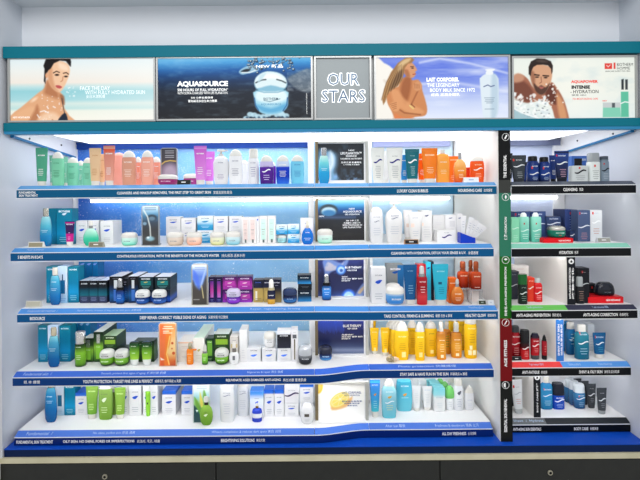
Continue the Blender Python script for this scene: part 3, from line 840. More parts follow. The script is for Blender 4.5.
# pack shots
p.poly([(603, 103), (620, 103), (621, 117), (602.6, 117)], (132, 206, 180), .4, 1, False); p.poly([(603, 102.6), (620.4, 102.6), (620.4, 107.6), (603, 107.6)], (198, 204, 204), .4, 1, False)
p.poly([(612, 103), (615, 103), (615, 107.6), (612, 107.6)], (84, 92, 96), .4, 1, False)
p.poly([(621, 92), (628.6, 92), (628.8, 117), (621, 117)], (96, 190, 158), .4, 1, False); p.poly([(621.6, 80), (624, 79.4), (624, 90), (621.6, 90)], (44, 52, 56), .4, 1, False); p.poly([(625.4, 80), (628, 80), (628, 90), (625.4, 90)], (60, 66, 70), .4, 1, False)
p.line([(621, 103.6), (625, 102), (628.8, 102.6)], 1, (246, 250, 248), .3)
p.poly([(605, 64), (612.4, 64), (612.4, 69.6), (605, 69.6)], (222, 66, 56), .3, 1, False); p.line([(607, 66), (608.4, 67.6), (610.6, 65.6)], .6, (250, 250, 250), .3); p.poly([(614, 63.4), (615.8, 63.4), (615.8, 69.6), (614, 69.6)], (222, 66, 56), .3, 1, False)
po = poster('backlit_poster', 511.2, 56.6, 637, 119.6, 'backlit white poster of a bearded man rising from splashing water')
p.build('printed_sheet', 0.0, po, BACKLIT)
mk_, mr_ = M((40, 44, 48), .5), M((214, 70, 60), .5, emit=.3)
for s, a, b, c, d_, bo, mm in (('AQUAPOWER', 571, 598, 80.2, 83.4, .05, mr_), ('INTENSE', 571.5, 590, 85.4, 88.8, .06, mk_), ('- HYDRATION', 570.4, 598.5, 90, 93.2, .01, mk_), ('保濕 48H', 571.5, 586, 94.2, 96, 0, mk_), ('72H MOISTURIZING CARE', 572.5, 598, 98, 99.6, .01, mr_), ('BIOTHERM', 617, 633, 63, 66, .0, mk_), ('HOMME', 617, 630, 66.8, 69.6, .0, mk_), ('SKINCARE EXPERT FOR MEN', 605.4, 630, 70.6, 71.8, 0, mk_), ('NEW', 602.4, 607, 100.2, 101.4, .03, mr_)):
    letters('lettering', s, a, b, c, d_, -.001, mm, po, bo)

# ---------------------------------------------------------------- posters in the centre of each shelf
YPO = [.185, .185, .185, .185, .09]
PY = .185
def shelf_poster(row, p, y0, y1, label):
    global PY
    PY = YPO[row]
    d = PY
    x0, _, x1, _ = p.b
    X0, X1, Zb, Zt = rect_px(315.0, y0, 368.6, y1, d)
    z0 = ZS[row] + .001
    root = empty('shelf_poster', ((X0 + X1) / 2, d, z0), label, 'poster', 'posters in the centre of the shelves')
    L = root.location
    w = (X1 - X0) / 2; h = Zt - z0
    bxo('backing_board', -w, w, .004, .014, 0, h, m_white, root)
    brz = M((132, 118, 92), .35, .6)
    bxo('side_post', -w, -w + .0125, -.004, .0039, 0.0, h, brz, root)
    bxo('side_post', w - .0125, w, -.004, .0039, 0.0, h, M((190, 190, 184), .35, .5), root)
    bxo('foot_ledge', -w + .0126, w - .0126, -.03, .0039, 0, .004, m_white, root)
    bxo('top_rail', -w + .0126, w - .0126, -.004, .0039, h - .006, h, M((208, 206, 198), .35, .4), root)
    if row < 4: p.a = p.a * (.62 + .38 * p.a / 255)      # rich ink
    p.build('printed_sheet', d + .003, root, 0)
    return root
wt = M((246, 248, 250), .5)
p = Print(317.6, 143.8, 364, 180)
p.vgrad([(0, (44, 50, 58)), (1, (40, 46, 54))])
p.poly([(318, 152), (326, 150), (336, 154), (337, 164), (335, 172), (338, 181), (317, 181)], (150, 196, 226), 2.5, .9)
p.poly([(329, 152), (334, 156), (334, 165), (331, 172), (331, 181), (327, 181)], (236, 244, 250), 1.5, .95)
n = p.noise(4, 4, 8)
p.mix(np.clip((p.Y - 168) / 10, 0, 1) * (n - .42).clip(0, 1) * 3 * (p.X > 331) * (p.X < 362), (150, 190, 232))
p.mix((p.noise(5, 9, 4) - .5).clip(0, 1) * 1.2 * (p.X < 350), (120, 160, 190))
po = shelf_poster(0, p, 141.5, 182, 'black shelf poster with pale blue smoke on the top shelf')
for s, a, b, c, d_ in (('NEW', 348.5, 354.5, 149.6, 151), ('LIFE PLANKTON™', 340.5, 361.5, 152, 154.4), ('ESSENCE', 346, 356.6, 155.2, 156.8), ('FUNDAMENTAL SKIN TREATMENT', 340.5, 362, 158, 159.4), ('生命之源 肌膚再生', 341, 361.5, 161.6, 163.2), ('5 大功效 8 日見效', 343.5, 359.6, 164, 165.2)):
    letters('lettering', s, a, b, c, d_, PY + .0018, wt, po, .02)
p = Print(317.6, 200, 364.4, 241.5)
p.vgrad([(0, (214, 238, 246)), (.1, (120, 196, 232)), (.24, (24, 110, 178)), (.36, (30, 66, 104)), (.5, (44, 50, 62)), (1, (34, 32, 32))])
p.mix((p.noise(12, 3, 4) - .5).clip(0, 1) * .7 * (p.Y > 222), (110, 100, 84))
p.ell(328.6, 210, 9, 5.6, (60, 76, 86), .8); p.ell(328.6, 211.4, 7.4, 4.4, (196, 220, 230), .7); p.ell(329, 213, 6.8, 3, (50, 130, 186), .8, .8)
p.mix(np.clip(1 - np.abs(p.Y - 217.4) / 2.6, 0, 1) * .5 * (p.X < 356), (130, 150, 190))
po = shelf_poster(1, p, 198.4, 245, 'dark water poster with a floating bubble on the second shelf')
for s, a, b, c, d_ in (('NEW', 349, 355, 208, 209.6), ('AQUASOURCE', 343, 361.6, 210.6, 212.8), ('GEL HYDRATION', 345, 359.4, 213.6, 215), ('500 小時 保濕', 346, 358.8, 219.8, 221.4), ('水潤鎖水 深層保濕', 343.6, 360.4, 222.2, 223.6), ('WITH THE POWER OF', 342.4, 362, 224.4, 225.8), ('LIFE PLANKTON', 343, 361, 226.6, 228)):
    letters('lettering', s, a, b, c, d_, PY + .0018, wt, po, .02)
letters('small_print', 'NEW', 319, 324.4, 215.6, 217, PY + .0018, wt, po, .03)
p = Print(317.6, 260, 364, 299)
p.vgrad([(0, (40, 60, 140)), (.4, (32, 40, 96)), (.75, (30, 46, 110)), (.9, (60, 96, 170)), (1, (130, 160, 210))])
p.poly([(323, 260), (333, 260), (341, 263), (346, 260), (349, 260), (345, 268), (336, 270), (330, 273), (325, 278), (324, 270)], (150, 176, 226), 1, .85)
p.poly([(328, 262), (338, 267), (344, 262), (341, 268), (331, 271), (325, 270)], (216, 206, 206), .8, .8)
p.mix((p.noise(5, 5, 6) - .5).clip(0, 1) * 1.1 * (p.Y < 274) * (p.X < 345), (90, 140, 220))
p.ell(341, 270, 5, 5, (70, 140, 224), .8); p.ell(341, 270, 3.4, 3.4, (196, 224, 250), .8); p.ell(341.4, 270.6, 1.6, 1.6, (70, 120, 200), .6)
p.ell(348.6, 296, 6.8, 6.8, (60, 130, 230), 1); p.ell(348.6, 296.4, 5, 5, (190, 226, 250), .8); p.ell(349, 297, 2.4, 2, (236, 246, 252), .6)
p.poly([(354, 299), (358, 290), (364, 283), (364, 294), (358, 299)], (160, 180, 220), .8, .8); p.poly([(358, 292), (364, 286), (364, 289), (360, 294)], (226, 196, 150), .6, .8)
po = shelf_poster(2, p, 258.6, 302, 'navy shelf poster with swirling blue bubbles on the third shelf')
for s, a, b, c, d_ in (('BLUE THERAPY', 345, 361.6, 266.4, 268.4), ('VISIBLE REPAIR', 347, 357, 269.6, 271), ('深層修護', 341.6, 348, 276.2, 277.4), ('修正皺紋 鬆弛 色斑', 341.6, 362.6, 278, 279.4), ('的先進護理', 341.6, 350, 280, 281.4)):
    letters('lettering', s, a, b, c, d_, PY + .0018, wt, po, .02)
p = Print(317.6, 319.5, 364, 355)
p.vgrad([(0, (34, 66, 170)), (.3, (26, 38, 110)), (.6, (30, 42, 96)), (.75, (70, 86, 130)), (.85, (140, 152, 180)), (1, (100, 114, 150))])
for i in range(16):
    x = 319 + i * 1.5
    p.poly([(x - .4, 319), (x + .8, 319), (x + 1.6 + (i - 8) * .2, 330 + (i % 5)), (x + .4 + (i - 8) * .2, 330 + (i % 4))], (80, 130, 240), .8, .5, False)
po = shelf_poster(3, p, 317.6, 360, 'deep blue shelf poster with light rays on the fourth shelf')
for s, a, b, c, d_ in (('BLUE THERAPY', 343, 361.4, 324.6, 327), ('NEW SERUM', 347.6, 357, 327.8, 329.4), ('深層修護', 341.6, 354, 334, 335.4), ('修正皺紋 鬆弛 色斑', 341.6, 362.6, 336, 337.4), ('的先進護理', 341.6, 350.4, 338, 339.4)):
    letters('lettering', s, a, b, c, d_, PY + .0018, M((236, 232, 220), .5), po, .02)
p = Print(317.6, 384, 364.6, 420)
p.vgrad([(0, (252, 250, 242)), (.5, (255, 254, 249)), (1, (255, 255, 254))])
p.ell(318, 386, 5, 7.6, (252, 206, 70), .6); p.ell(317, 386, 3.6, 6, (250, 222, 110), .6)
p.poly([(332, 410), (333, 403), (350, 398), (352, 396), (352, 400), (346, 407)], (246, 196, 130), .9)
p.ell(339.6, 400, 10.6, 6.4, (252, 222, 96), .5, 1, -.55); p.ell(339.6, 400, 9.4, 5.4, (250, 240, 190), .4, 1, -.55); p.ell(339.6, 400, 8.6, 4.7, (252, 230, 110), .4, 1, -.55)
for i in range(7):
    a = i * math.pi / 3.5
    p.line([(339.8, 399.6), (339.8 + 8 * math.cos(a), 399.6 + 5.2 * math.sin(a) - 2.5 * math.cos(a))], .5, (252, 240, 190), .3)
p.ell(340, 399, 1.2, .9, (252, 244, 214), .4)
po = shelf_poster(4, p, 382.6, 424, 'white shelf poster with an orange slice on the lowest shelf')
nv = M((60, 76, 140), .5)
for s, a, b, c, d_ in (('LAIT CORPOREL', 342, 361.4, 391.6, 393.6), ('BODY HYDRATION', 344.6, 359.6, 394.6, 396), ('蘊含柑橘果精華', 342, 362, 400.6, 402), ('滋潤柔滑肌膚', 344, 359.6, 402.8, 404), ('清新香氣', 347, 357.6, 405, 406.2)):
    letters('lettering', s, a, b, c, d_, PY + .0018, nv, po, .01)

# ---------------------------------------------------------------- products
NAVY, BLUE, GREY = (36, 48, 110), (40, 90, 200), (120, 128, 140)
SILVER = M((172, 174, 176), .22, .9)
GOLD = M((196, 176, 120), .25, .85)
BLACK = (22, 23, 26)
m_cap = M((216, 214, 208), .35)

def shelf_y(row, x, base):
    """depth of something whose foot shows at this photo height on this shelf"""
    bow = ((x - 305) / 330.0) ** 2 * 4.0 * (base - V0) / 240.0
    v = base + bow - V0 + (x - U0) * ROLL
    y = D * (EYE - ZS[row]) / K / v - D
    return min(max(y, yfront(row, x) + .034), YP - .10)

def strip_on(front, x0, x1, zc, th, n=10):
    """ribbon following the front of a body; zc(t), th(t) for t in 0..1"""
    V, F = [], []
    for i in range(n + 1):
        t = i / n
        x = x0 + (x1 - x0) * t
        a, b = zc(t) + th(t) / 2, zc(t) - th(t) / 2
        V += [(x, front(x, a) - .0005, a), (x, front(x, b) - .0005, b)]
    for i in range(n):
        F.append((2 * i, 2 * i + 1, 2 * i + 3, 2 * i + 2))
    return V, F

def add_prints(root, rings, W_, H_, prints):
    front = front_of(rings)
    def hw(z):
        for a, b in zip(rings, rings[1:]):
            if a[0] <= z <= b[0]:
                return a[1] + (b[1] - a[1]) * (z - a[0]) / max(1e-9, b[0] - a[0])
        return rings[-1][1] if z > rings[-1][0] else rings[0][1]
    for pr_ in prints:
        k = pr_[0]
        if k == 'brand':       # ('brand', z, width, colour, text)
            z, wd, c = pr_[1] * H_, pr_[2], pr_[3]
            s = pr_[4] if len(pr_) > 4 else 'BIOTHERM'
            lt_ = sum(c) > 570
            v, f, asp = text_mesh(s, .04 if lt_ else .015)
            half = hw(z) * wd * (.98 if lt_ else .8)
            hh = min(2 * half / asp * 1.15, H_ * .1)
            V = [(a * 2 * half, front(a * 2 * half, z + b * hh) - .0005, z + b * hh) for a, b in v]
            obj('brand_lettering', V, f, M(c, .4), root)
        elif k == 'wave':      # white wave band across the front
            z, wd, c, th = pr_[1] * H_, pr_[2], pr_[3], (pr_[4] if len(pr_) > 4 else .035) * H_
            h = hw(z) * wd
            obj('wave_mark', *strip_on(front, -h, h, lambda t: z + math.sin(t * 6.28) * th * -.55 + (t - .5) * th * 1.0, lambda t: th * (.55 + .45 * math.sin(t * 3.14)), 12), M(c, .4), root)
        elif k == 'swoosh':    # lens shaped drop mark
            z, wd, c, th = pr_[1] * H_, pr_[2], pr_[3], (pr_[4] if len(pr_) > 4 else .1) * H_
            h = hw(z) * wd
            obj('swoosh_mark', *strip_on(front, -h, h, lambda t: z + (t - .5) * th * .5 - th * .25 * math.sin(t * 3.14159), lambda t: th * max(.03, math.sin(t * 3.14159) ** .8), 10), M(c, .4), root)
        elif k == 'lines':     # rows of tiny print
            z0, z1, n, wd, c = pr_[1] * H_, pr_[2] * H_, pr_[3], pr_[4], pr_[5]
            parts = []
            for i in range(n):
                z = z0 + (z1 - z0) * (i + .5) / n
                h = hw(z) * wd * (.7 + .3 * ((i * 37) % 10) / 10)
                parts.append(strip_on(front, -h, h, lambda t, z=z: z, lambda t: (z1 - z0) / n * .26, 4))
            obj('fine_print', *merge(*parts), M(c, .5), root)
        elif k == 'block':     # coloured printed field
            z0, z1, xa, xb, c = pr_[1] * H_, pr_[2] * H_, pr_[3], pr_[4], pr_[5]
            h = hw((z0 + z1) / 2)
            mm = c if not isinstance(c, tuple) else M(c, .4)
            nz = 6
            V, F = [], []
            for j in range(nz + 1):
                z = z0 + (z1 - z0) * j / nz
                for i in range(7):
                    x = h * (xa + (xb - xa) * i / 6)
                    V.append((x, front(x, z) - .0003, z))
            for j in range(nz):
                for i in range(6):
                    F.append((j * 7 + i, j * 7 + i + 1, j * 7 + i + 8, j * 7 + i + 7))
            obj('printed_field', V, F, mm, root)

ALL = []
def prod(name, label, cat, row, x0, x1, top, base, segs, d=None, dr=.55, prints=(), lift=0, group=None, tilt=0, rz=0, on=None):
    cx = (x0 + x1) / 2
    yf = yfront(row, cx)
    y = shelf_y(row, cx, base) if d is None else yf + .03 + d
    s = K * (D + y) / D
    W_, H_ = (x1 - x0) * s * .985, (base - top) * s
    X = P(cx, (top + base) / 2, y)[0]
    z = ZS[row] + .0006 + lift * s
    md = 0
    out = []
    for sg in segs:
        rings = []
        n = sg[3] if len(sg) > 3 else 2.3
        for r in sg[2]:
            dd = r[2] if len(r) > 2 else r[1] * dr
            rings.append((r[0] * H_, r[1] * W_ / 2, dd * W_ / 2, n))
            md = max(md, dd * W_ / 2)
        out.append((sg[0], sg[1], rings))
    root = empty(name, (X, y + md, z), label, cat, group)
    for i, (pn, mm, rings) in enumerate(out):
        o = obj(pn, *loft(rings), mm, root, rings[0][3] < 20, 50)
        if pn == 'lid' and 'patterned' in label:
            zl, zh = rings[0][0], rings[-1][0]
            add_prints(root, rings, W_, H_, [('brand', (zl * .68 + zh * .32) / H_, .62, (44, 46, 60)), ('lines', (zl * .5 + zh * .5) / H_, (zl * .3 + zh * .7) / H_, 2, .5, (90, 94, 104)), ('lines', (zl * .97 + zh * .03) / H_, (zl * .85 + zh * .15) / H_, 1, .8, (60, 64, 80))])
        if pn in ('body', 'carton'):
            add_prints(root, rings, W_, H_, prints)
    if tilt: root.rotation_euler.y = tilt
    if rz: root.rotation_euler.z = rz
    root['_h'] = H_; root['_w'] = W_; root['_d'] = md
    ALL.append(root)
    return root

# ---- shapes
def seg_tube(body, cap=m_cap, cz=.12):
    return [('cap', cap, [(0, .58, .40), (.015, .63, .43), (cz, .66, .44)]),
            ('body', body, [(cz + .002, .72, .46), (.4, .82, .36), (.7, .93, .18), (.92, 1.0, .07)], 2.2),
            ('crimped_end', body, [(.921, 1.0, .06), (.93, 1.0, .045), (1, 1.0, .045)], 6)]
def seg_dome(body, cap=m_cap, cz=.2, sq=.9):
    return [('body', body, [(0, .84), (.02, .90), (.25, .99), (.5, 1.0), (.7, .98), (1 - cz, sq)], 2.6),
            ('dome_cap', cap, [(1 - cz + .004, sq - .01), (1 - cz * .6, sq * .9), (1 - cz * .3, sq * .66), (1 - cz * .1, sq * .4), (1, sq * .12)], 2.4)]
def seg_jar(body, lid=m_cap, lz=.4):
    return [('body', body, [(0, .72), (.06, .88), (.25, .99), (1 - lz - .02, .98), (1 - lz, .92)], 2.1),
            ('lid', lid, [(1 - lz + .005, .99), (1 - lz * .6, 1.0), (1 - lz * .35, .95), (1 - .15 * lz, .84), (1, .6)], 2.1)]
def seg_lotion(body, cap=SILVER):
    return [('body', body, [(0, .66), (.015, .74), (.08, .92), (.2, 1.0), (.35, .99), (.55, .9), (.7, .76), (.78, .6)], 2.2),
            ('collar', SILVER, [(.781, .36), (.8, .36)], 2),
            ('cap', cap, [(.801, .48), (.96, .48), (1, .43)], 2)]
def seg_drop(body, cap=m_cap, col=SILVER):
    return [('body', body, [(0, .58), (.02, .7), (.12, .92), (.25, 1.0), (.4, .96), (.55, .76), (.68, .4)], 2.2),
            ('collar', col, [(.681, .28), (.78, .26)], 2),
            ('bulb_cap', cap, [(.781, .22), (.84, .28), (.95, .22), (1, .1)], 2)]
def seg_serum(body, cap=SILVER, collar=None):
    return [('body', body, [(0, .88), (.03, 1.0), (.5, 1.0), (.56, .88)], 2.6),
            ('collar', collar or M(BLACK, .3), [(.561, .8), (.66, .8)], 2.2),
            ('dropper_cap', cap, [(.661, .6), (.86, .58), (.95, .48), (1, .25)], 2.1)]
def seg_can(body, cap, cz=.22, shoulder=.82):
    return [('body', body, [(0, .92), (.015, 1.0), (1 - cz - .08, 1.0), (1 - cz, shoulder)], 2.05),
            ('cap', cap, [(1 - cz + .004, shoulder * .96), (1 - cz * .2, shoulder * .94), (1, shoulder * .82)], 2.05)]
def seg_bottle(body, cap, cz=.18, cw=.55):
    return [('body', body, [(0, .92), (.02, 1.0), (.5, 1.0), (1 - cz - .1, .98), (1 - cz - .03, .8), (1 - cz, cw)], 3.0),
            ('cap', cap, [(1 - cz + .004, cw), (1 - cz * .1, cw), (1, cw * .9)], 2.2)]
def seg_spray(body, head, bz=.66, collar=None):
    return [('body', body, [(0, .92), (.02, 1.0), (bz - .08, 1.0), (bz - .02, .86), (bz, .5)], 2.6),
            ('collar', collar or head, [(bz + .003, .5), (bz + .08, .5)], 2),
            ('spray_head', head, [(bz + .083, .36), (bz + .12, .5), (.95, .48), (1, .3)], 2.2)]
def seg_pump(body, head=m_cap):
    return [('body', body, [(0, .7), (.02, .8), (.12, .9), (.45, 1.0), (.62, 1.0), (.74, .84), (.8, .5), (.83, .3)], 2.4),
            ('pump_collar', head, [(.831, .34), (.87, .34)], 2),
            ('pump_stem', head, [(.871, .14), (.94, .14)], 2),
            ('pump_head', head, [(.941, .5, .22), (.985, .5, .22), (1, .4, .16)], 4)]
def seg_box(mat, dep, w, lidm=None):
    k = dep
    return [('carton', mat, [(0, 1, k), (.995, 1, k)], 20),
            ('tuck_flap', lidm or mat, [(.9955, .97, k * .96), (1, .97, k * .96)], 20)]

def depk(x0, x1, dep):        # box depth in metres as a fraction of its width
    return dep / ((x1 - x0) * K)

def TUBE_(row, x0, x1, top, base, col, label, d=None, cap=m_cap, prints=None, grad=None, cz=.12, ink=(240, 240, 240), name='squeeze_tube', **k):
    pr_ = prints if prints is not None else [('brand', .8, .6, ink), ('lines', .26, .46, 4, .6, ink)]
    return prod(name, label, 'tube', row, x0, x1, top, base, seg_tube(M(col, .32, grad=grad, coat=.3), cap, cz), d, prints=pr_, **k)
def DOME(row, x0, x1, top, base, col, label, d=None, cz=.2, cap=m_cap, prints=None, grad=None, ink=(240, 240, 240), sq=.9, **k):
    pr_ = prints if prints is not None else [('brand', .66, .55, ink), ('lines', .24, .46, 5, .55, ink)]
    return prod('dome_bottle', label, 'bottle', row, x0, x1, top, base, seg_dome(M(col, .25, grad=grad, coat=.3), cap, cz, sq), d, prints=pr_, **k)
def JAR(row, x0, x1, top, base, col, label, d=None, lid=m_cap, lz=.42, grad=None, prints=None, ink=(120, 130, 140), **k):
    pr_ = prints if prints is not None else [('brand', .34, .5, ink)]
    return prod('cream_jar', label, 'jar', row, x0, x1, top, base, seg_jar(M(col, .18, grad=grad, coat=.5), lid, lz), d, dr=1.0, prints=pr_, **k)
def BOX(row, x0, x1, top, base, col, label, d=None, dep=.045, prints=None, grad=None, ink=(60, 70, 90), lidm=None, **k):
    pr_ = prints if prints is not None else [('brand', .86, .7, ink), ('lines', .1, .3, 3, .7, ink)]
    return prod('carton_box', label, 'box', row, x0, x1, top, base, seg_box(M(col, .4, grad=grad), depk(x0, x1, dep), x1 - x0, lidm), d, prints=pr_, **k)
def SW(row, x0, x1, top, base, label, d=None, dep=.045, top_blue=False, **k):
    """white carton with the blue drop mark"""
    g = [(0, (224, 225, 228)), (.84, (224, 225, 228)), (.88, (50, 110, 210)), (1, (30, 90, 200))] if top_blue else None
    return BOX(row, x0, x1, top, base, (224, 225, 228), label, d, dep, [('brand', .78 if not top_blue else .72, .6, (130, 136, 150)), ('swoosh', .62 if not top_blue else .56, .5, (34, 80, 200), .1), ('lines', .1, .3, 3, .6, (170, 174, 184))], g, lidm=M((40, 100, 205), .4) if top_blue else None, **k)

mint, mintd = (120, 198, 162), (76, 160, 128)
G1 = 'mint cleansers at the left of the top shelf'
# ---------------- top shelf, left bay
TUBE_(0, 34, 46.5, 149, 187.5, mintd, 'dark mint green tube, leftmost product on the top shelf', .05, group=G1)
TUBE_(0, 48.6, 55, 156, 187, (132, 200, 174), 'pale green tube half hidden behind the first mint dome bottle', .12, group=G1)
DOME(0, 50, 62.5, 153, 187.5, mint, 'mint bottle with white dome cap beside the dark mint tube', .05, group=G1, ink=(60, 130, 100))
TUBE_(0, 61.5, 67.5, 157.5, 187, (140, 204, 180), 'pale green tube between the first and second mint dome bottles', .16, group=G1)
DOME(0, 65.5, 77.5, 158, 187, (124, 202, 174), 'second mint bottle with white dome cap from the left', .10, group=G1, ink=(70, 140, 110))
DOME(0, 75.5, 84, 161, 187, (130, 202, 176), 'mint dome bottle set back between two others', .20, group=G1)
DOME(0, 81.5, 92, 158.5, 187, (120, 196, 168), 'mint dome bottle just left of the peach tube', .10, group=G1, ink=(70, 140, 110))
TUBE_(0, 88, 100.2, 149.5, 187.2, (222, 186, 146), 'beige peach tube beside the mint bottles', .04, ink=(190, 130, 80))
TUBE_(0, 98, 105, 155, 187, (236, 190, 150), 'peach tube mostly hidden behind the beige one', .12, ink=(170, 100, 60))
TUBE_(0, 102.3, 114.2, 147, 187, (214, 138, 118), 'salmon tube with orange red crimped top', .04, grad=[(0, (224, 160, 140)), (.85, (206, 128, 110)), (.93, (220, 96, 70))])
DOME(0, 111.5, 124, 153.5, 187, (230, 162, 150), 'large pink bottle standing behind the salmon tube', .16, prints=[], cz=.1, cap=M((244, 176, 164), .35))
DOME(0, 120.5, 135, 152, 187, (210, 150, 126), 'brownish pink bottle with white dome cap', .05, ink=(246, 226, 214))
DOME(0, 133.5, 141.5, 158, 187, (230, 150, 130), 'salmon dome bottle behind, between two front dome bottles', .15)
DOME(0, 140, 152.8, 152, 187, (232, 164, 144), 'salmon pink bottle with white dome cap', .05, ink=(250, 232, 224))
DOME(0, 151, 160.5, 158, 187, (230, 152, 132), 'salmon dome bottle tucked behind the dark card display', .15)

def card(row, x0, x1, top, base, paint, label, d=None, frame=(150, 152, 156), lean=0.0, group='printed card displays on the shelves'):
    cx = (x0 + x1) / 2
    yf = yfront(row, cx)
    y = shelf_y(row, cx, base) if d is None else yf + .03 + d
    s = K * (D + y) / D
    w, h = (x1 - x0) * s / 2, (base - top) * s
    X = P(cx, (top + base) / 2, y)[0]
    root = empty('card_display', (X, y, ZS[row] + .0006), label, 'display card', group)
    r = .012
    out = [(-w, 0), (w, 0)]
    for i in range(7):
        a = i / 6 * math.pi / 2
        out.append((w - r + r * math.cos(a), h - r + r * math.sin(a)))
    for i in range(7):
        a = math.pi / 2 + i / 6 * math.pi / 2
        out.append((-w + r + r * math.cos(a), h - r + r * math.sin(a)))
    n = len(out)
    V = [(a, 0, b) for a, b in out] + [(a, .010, b) for a, b in out]
    F = [tuple(range(n)), tuple(reversed(range(n, 2 * n)))] + [(i, i + n, (i + 1) % n + n, (i + 1) % n) for i in range(n)]
    obj('board', V, F, M(frame, .35), root)
    v, f = box(-w * .8, w * .8, .0101, .05, 0, .004)
    obj('foot', v, f, M(frame, .35), root)
    p = Print(x0 + 1.0, top + 1.2, x1 - 1.0, base - .6, 3.0)
    paint(p)
    lx = root.location.copy()
    # the sheet is laid on the board: same width, its own height
    sh = p.build('printed_sheet', y - .0008, root, 0)
    co = [v.co.z for v in sh.data.vertices]
    z0, z1 = min(co), max(co)
    for v in sh.data.vertices:
        v.co.z = .003 + (v.co.z - z0) / (z1 - z0) * (h - .007)
    return root

def paint1(p):
    p.vgrad([(0, (52, 52, 60)), (.38, (66, 60, 70)), (.5, (104, 84, 106)), (.7, (120, 96, 120)), (.78, (70, 40, 66)), (1, (60, 40, 60))])
    p.ell(170, 175, 7.5, 9, (176, 160, 180), 3, .9)
    p.line([(160.5, 167), (165, 163.6), (170, 162.6), (177, 163.4)], 1.1, (220, 184, 90), .5)
    for yy in (153, 155, 157.6, 159.4): p.line([(165.4, yy), (174, yy)], .7, (220, 220, 224), .3, .8)
card(0, 160.5, 177.3, 149.5, 187, paint1, 'dark plum card display with a gold arc on the top shelf', .10)
JAR(0, 155.2, 175.2, 176.3, 187, (150, 44, 110), 'flat plum jar with white lid in front of the dark card', .03, lz=.45, ink=(220, 180, 205))
JAR(0, 181.5, 197, 175, 186.5, (158, 60, 130), 'flat plum jar with white lid behind the black tag', .12, lz=.4, ink=(220, 180, 205))

def tagcard(row, x0, x1, top, base, face, label, d=None, frame=(225, 225, 222), txt=None):
    cx = (x0 + x1) / 2
    y = (shelf_y(row, cx, base) if d is None else yfront(row, cx) + .03 + d)
    s = K * (D + y) / D
    w, h = (x1 - x0) * s / 2, (base - top) * s
    root = empty('price_tag', (P(cx, (top + base) / 2, y)[0], y + .008, ZS[row] + .0006), label, 'tag', 'small tags standing on the shelves')
    v = [(-w, -.008, 0), (w, -.008, 0), (w, .012, 0), (-w, .012, 0), (-w, -.003, h), (w, -.003, h), (w, .0, h), (-w, .0, h)]
    f = [(0, 3, 2, 1), (4, 5, 6, 7), (0, 1, 5, 4), (2, 3, 7, 6), (0, 4, 7, 3), (1, 2, 6, 5)]
    obj('holder', v, f, M(frame, .3), root)
    yy = lambda z: -.008 + .005 * z / h - .0008
    a, b = h * .14, h * .86
    obj('tag_face', [(-w * .9, yy(a), a), (w * .9, yy(a), a), (w * .9, yy(b), b), (-w * .9, yy(b), b)], [(0, 1, 2, 3)], M(face, .4), root)
    if txt:
        a, b = h * .42, h * .62
        obj('tag_print', [(-w * .35, yy(a) - .0006, a), (w * .3, yy(a) - .0006, a), (w * .3, yy(b) - .0006, b), (-w * .35, yy(b) - .0006, b)], [(0, 1, 2, 3)], M(txt, .4), root)
    return root
tagcard(0, 177, 190.3, 181.4, 186.3, (24, 28, 30), 'small black tag between the plum jars', .02, (40, 44, 44), (230, 230, 230))
lil = (202, 112, 204)
TUBE_(0, 193.3, 206.3, 147, 186, lil, 'lilac pink tube standing in front on the top shelf', .04, grad=[(0, (214, 140, 216)), (1, (196, 92, 196))])
TUBE_(0, 203, 214.5, 152.3, 186, (208, 120, 212), 'lilac pink tube behind and right of the front one', .12)
def pump_spout(root, side, mat=m_cap):
    w, h = root['_w'], root['_h']
    v, f = box(0, side * w * .42, -w * .06, w * .06, h * .955, h * .99) if side > 0 else box(side * w * .42, 0, -w * .06, w * .06, h * .955, h * .99)
    obj('pump_spout', v, f, mat, root)
WP = (222, 223, 226)
r = prod('pump_bottle', 'white pump bottle beside the lilac tubes on the top shelf', 'bottle', 0, 212.3, 228.5, 150.3, 185.5, seg_pump(M(WP, .3)), .05, prints=[('brand', .62, .4, (90, 96, 130)), ('lines', .14, .3, 4, .5, (150, 140, 170))])
pump_spout(r, 1)
DOME(0, 228, 242.3, 150, 185.5, (232, 233, 235), 'white bottle with white dome cap on the top shelf', .05, ink=(130, 130, 150))
DOME(0, 239, 249, 160.5, 185.5, WP, 'white bottle mostly hidden behind the white dome bottle', .14, prints=[])
prod('spray_can', 'slim white deodorant can with round white cap', 'can', 0, 247.4, 258.6, 149.6, 185.3, seg_can(M((228, 229, 233), .3), m_cap, .27, .86), .05, dr=1, prints=[('brand', .6, .55, (110, 114, 140)), ('lines', .2, .5, 5, .5, (150, 146, 180))])
DOME(0, 259.2, 273.5, 156, 185, (72, 26, 132), 'purple bottle with white dome cap', .04, grad=[(0, (66, 22, 122)), (.74, (84, 34, 150)), (.78, (190, 180, 220)), (1, (196, 190, 226))], prints=[('wave', .46, .6, (240, 240, 246), .05), ('brand', .6, .5, (120, 90, 170)), ('lines', .12, .34, 3, .5, (200, 190, 225))], cz=.22)
DOME(0, 268, 276, 162, 185, (96, 30, 160), 'purple bottle edge hidden behind the purple dome bottle', .13, prints=[])
DOME(0, 275.8, 289.6, 156, 185, (24, 64, 190), 'royal blue bottle with white dome cap', .04, grad=[(0, (40, 110, 220)), (.35, (16, 50, 176)), (.74, (24, 60, 190)), (.8, (190, 206, 230)), (1, (200, 214, 236))], cz=.22)
DOME(0, 290.4, 304.3, 156, 185, (112, 196, 226), 'pale aqua blue bottle with white dome cap', .04, cz=.22, ink=(60, 130, 190))
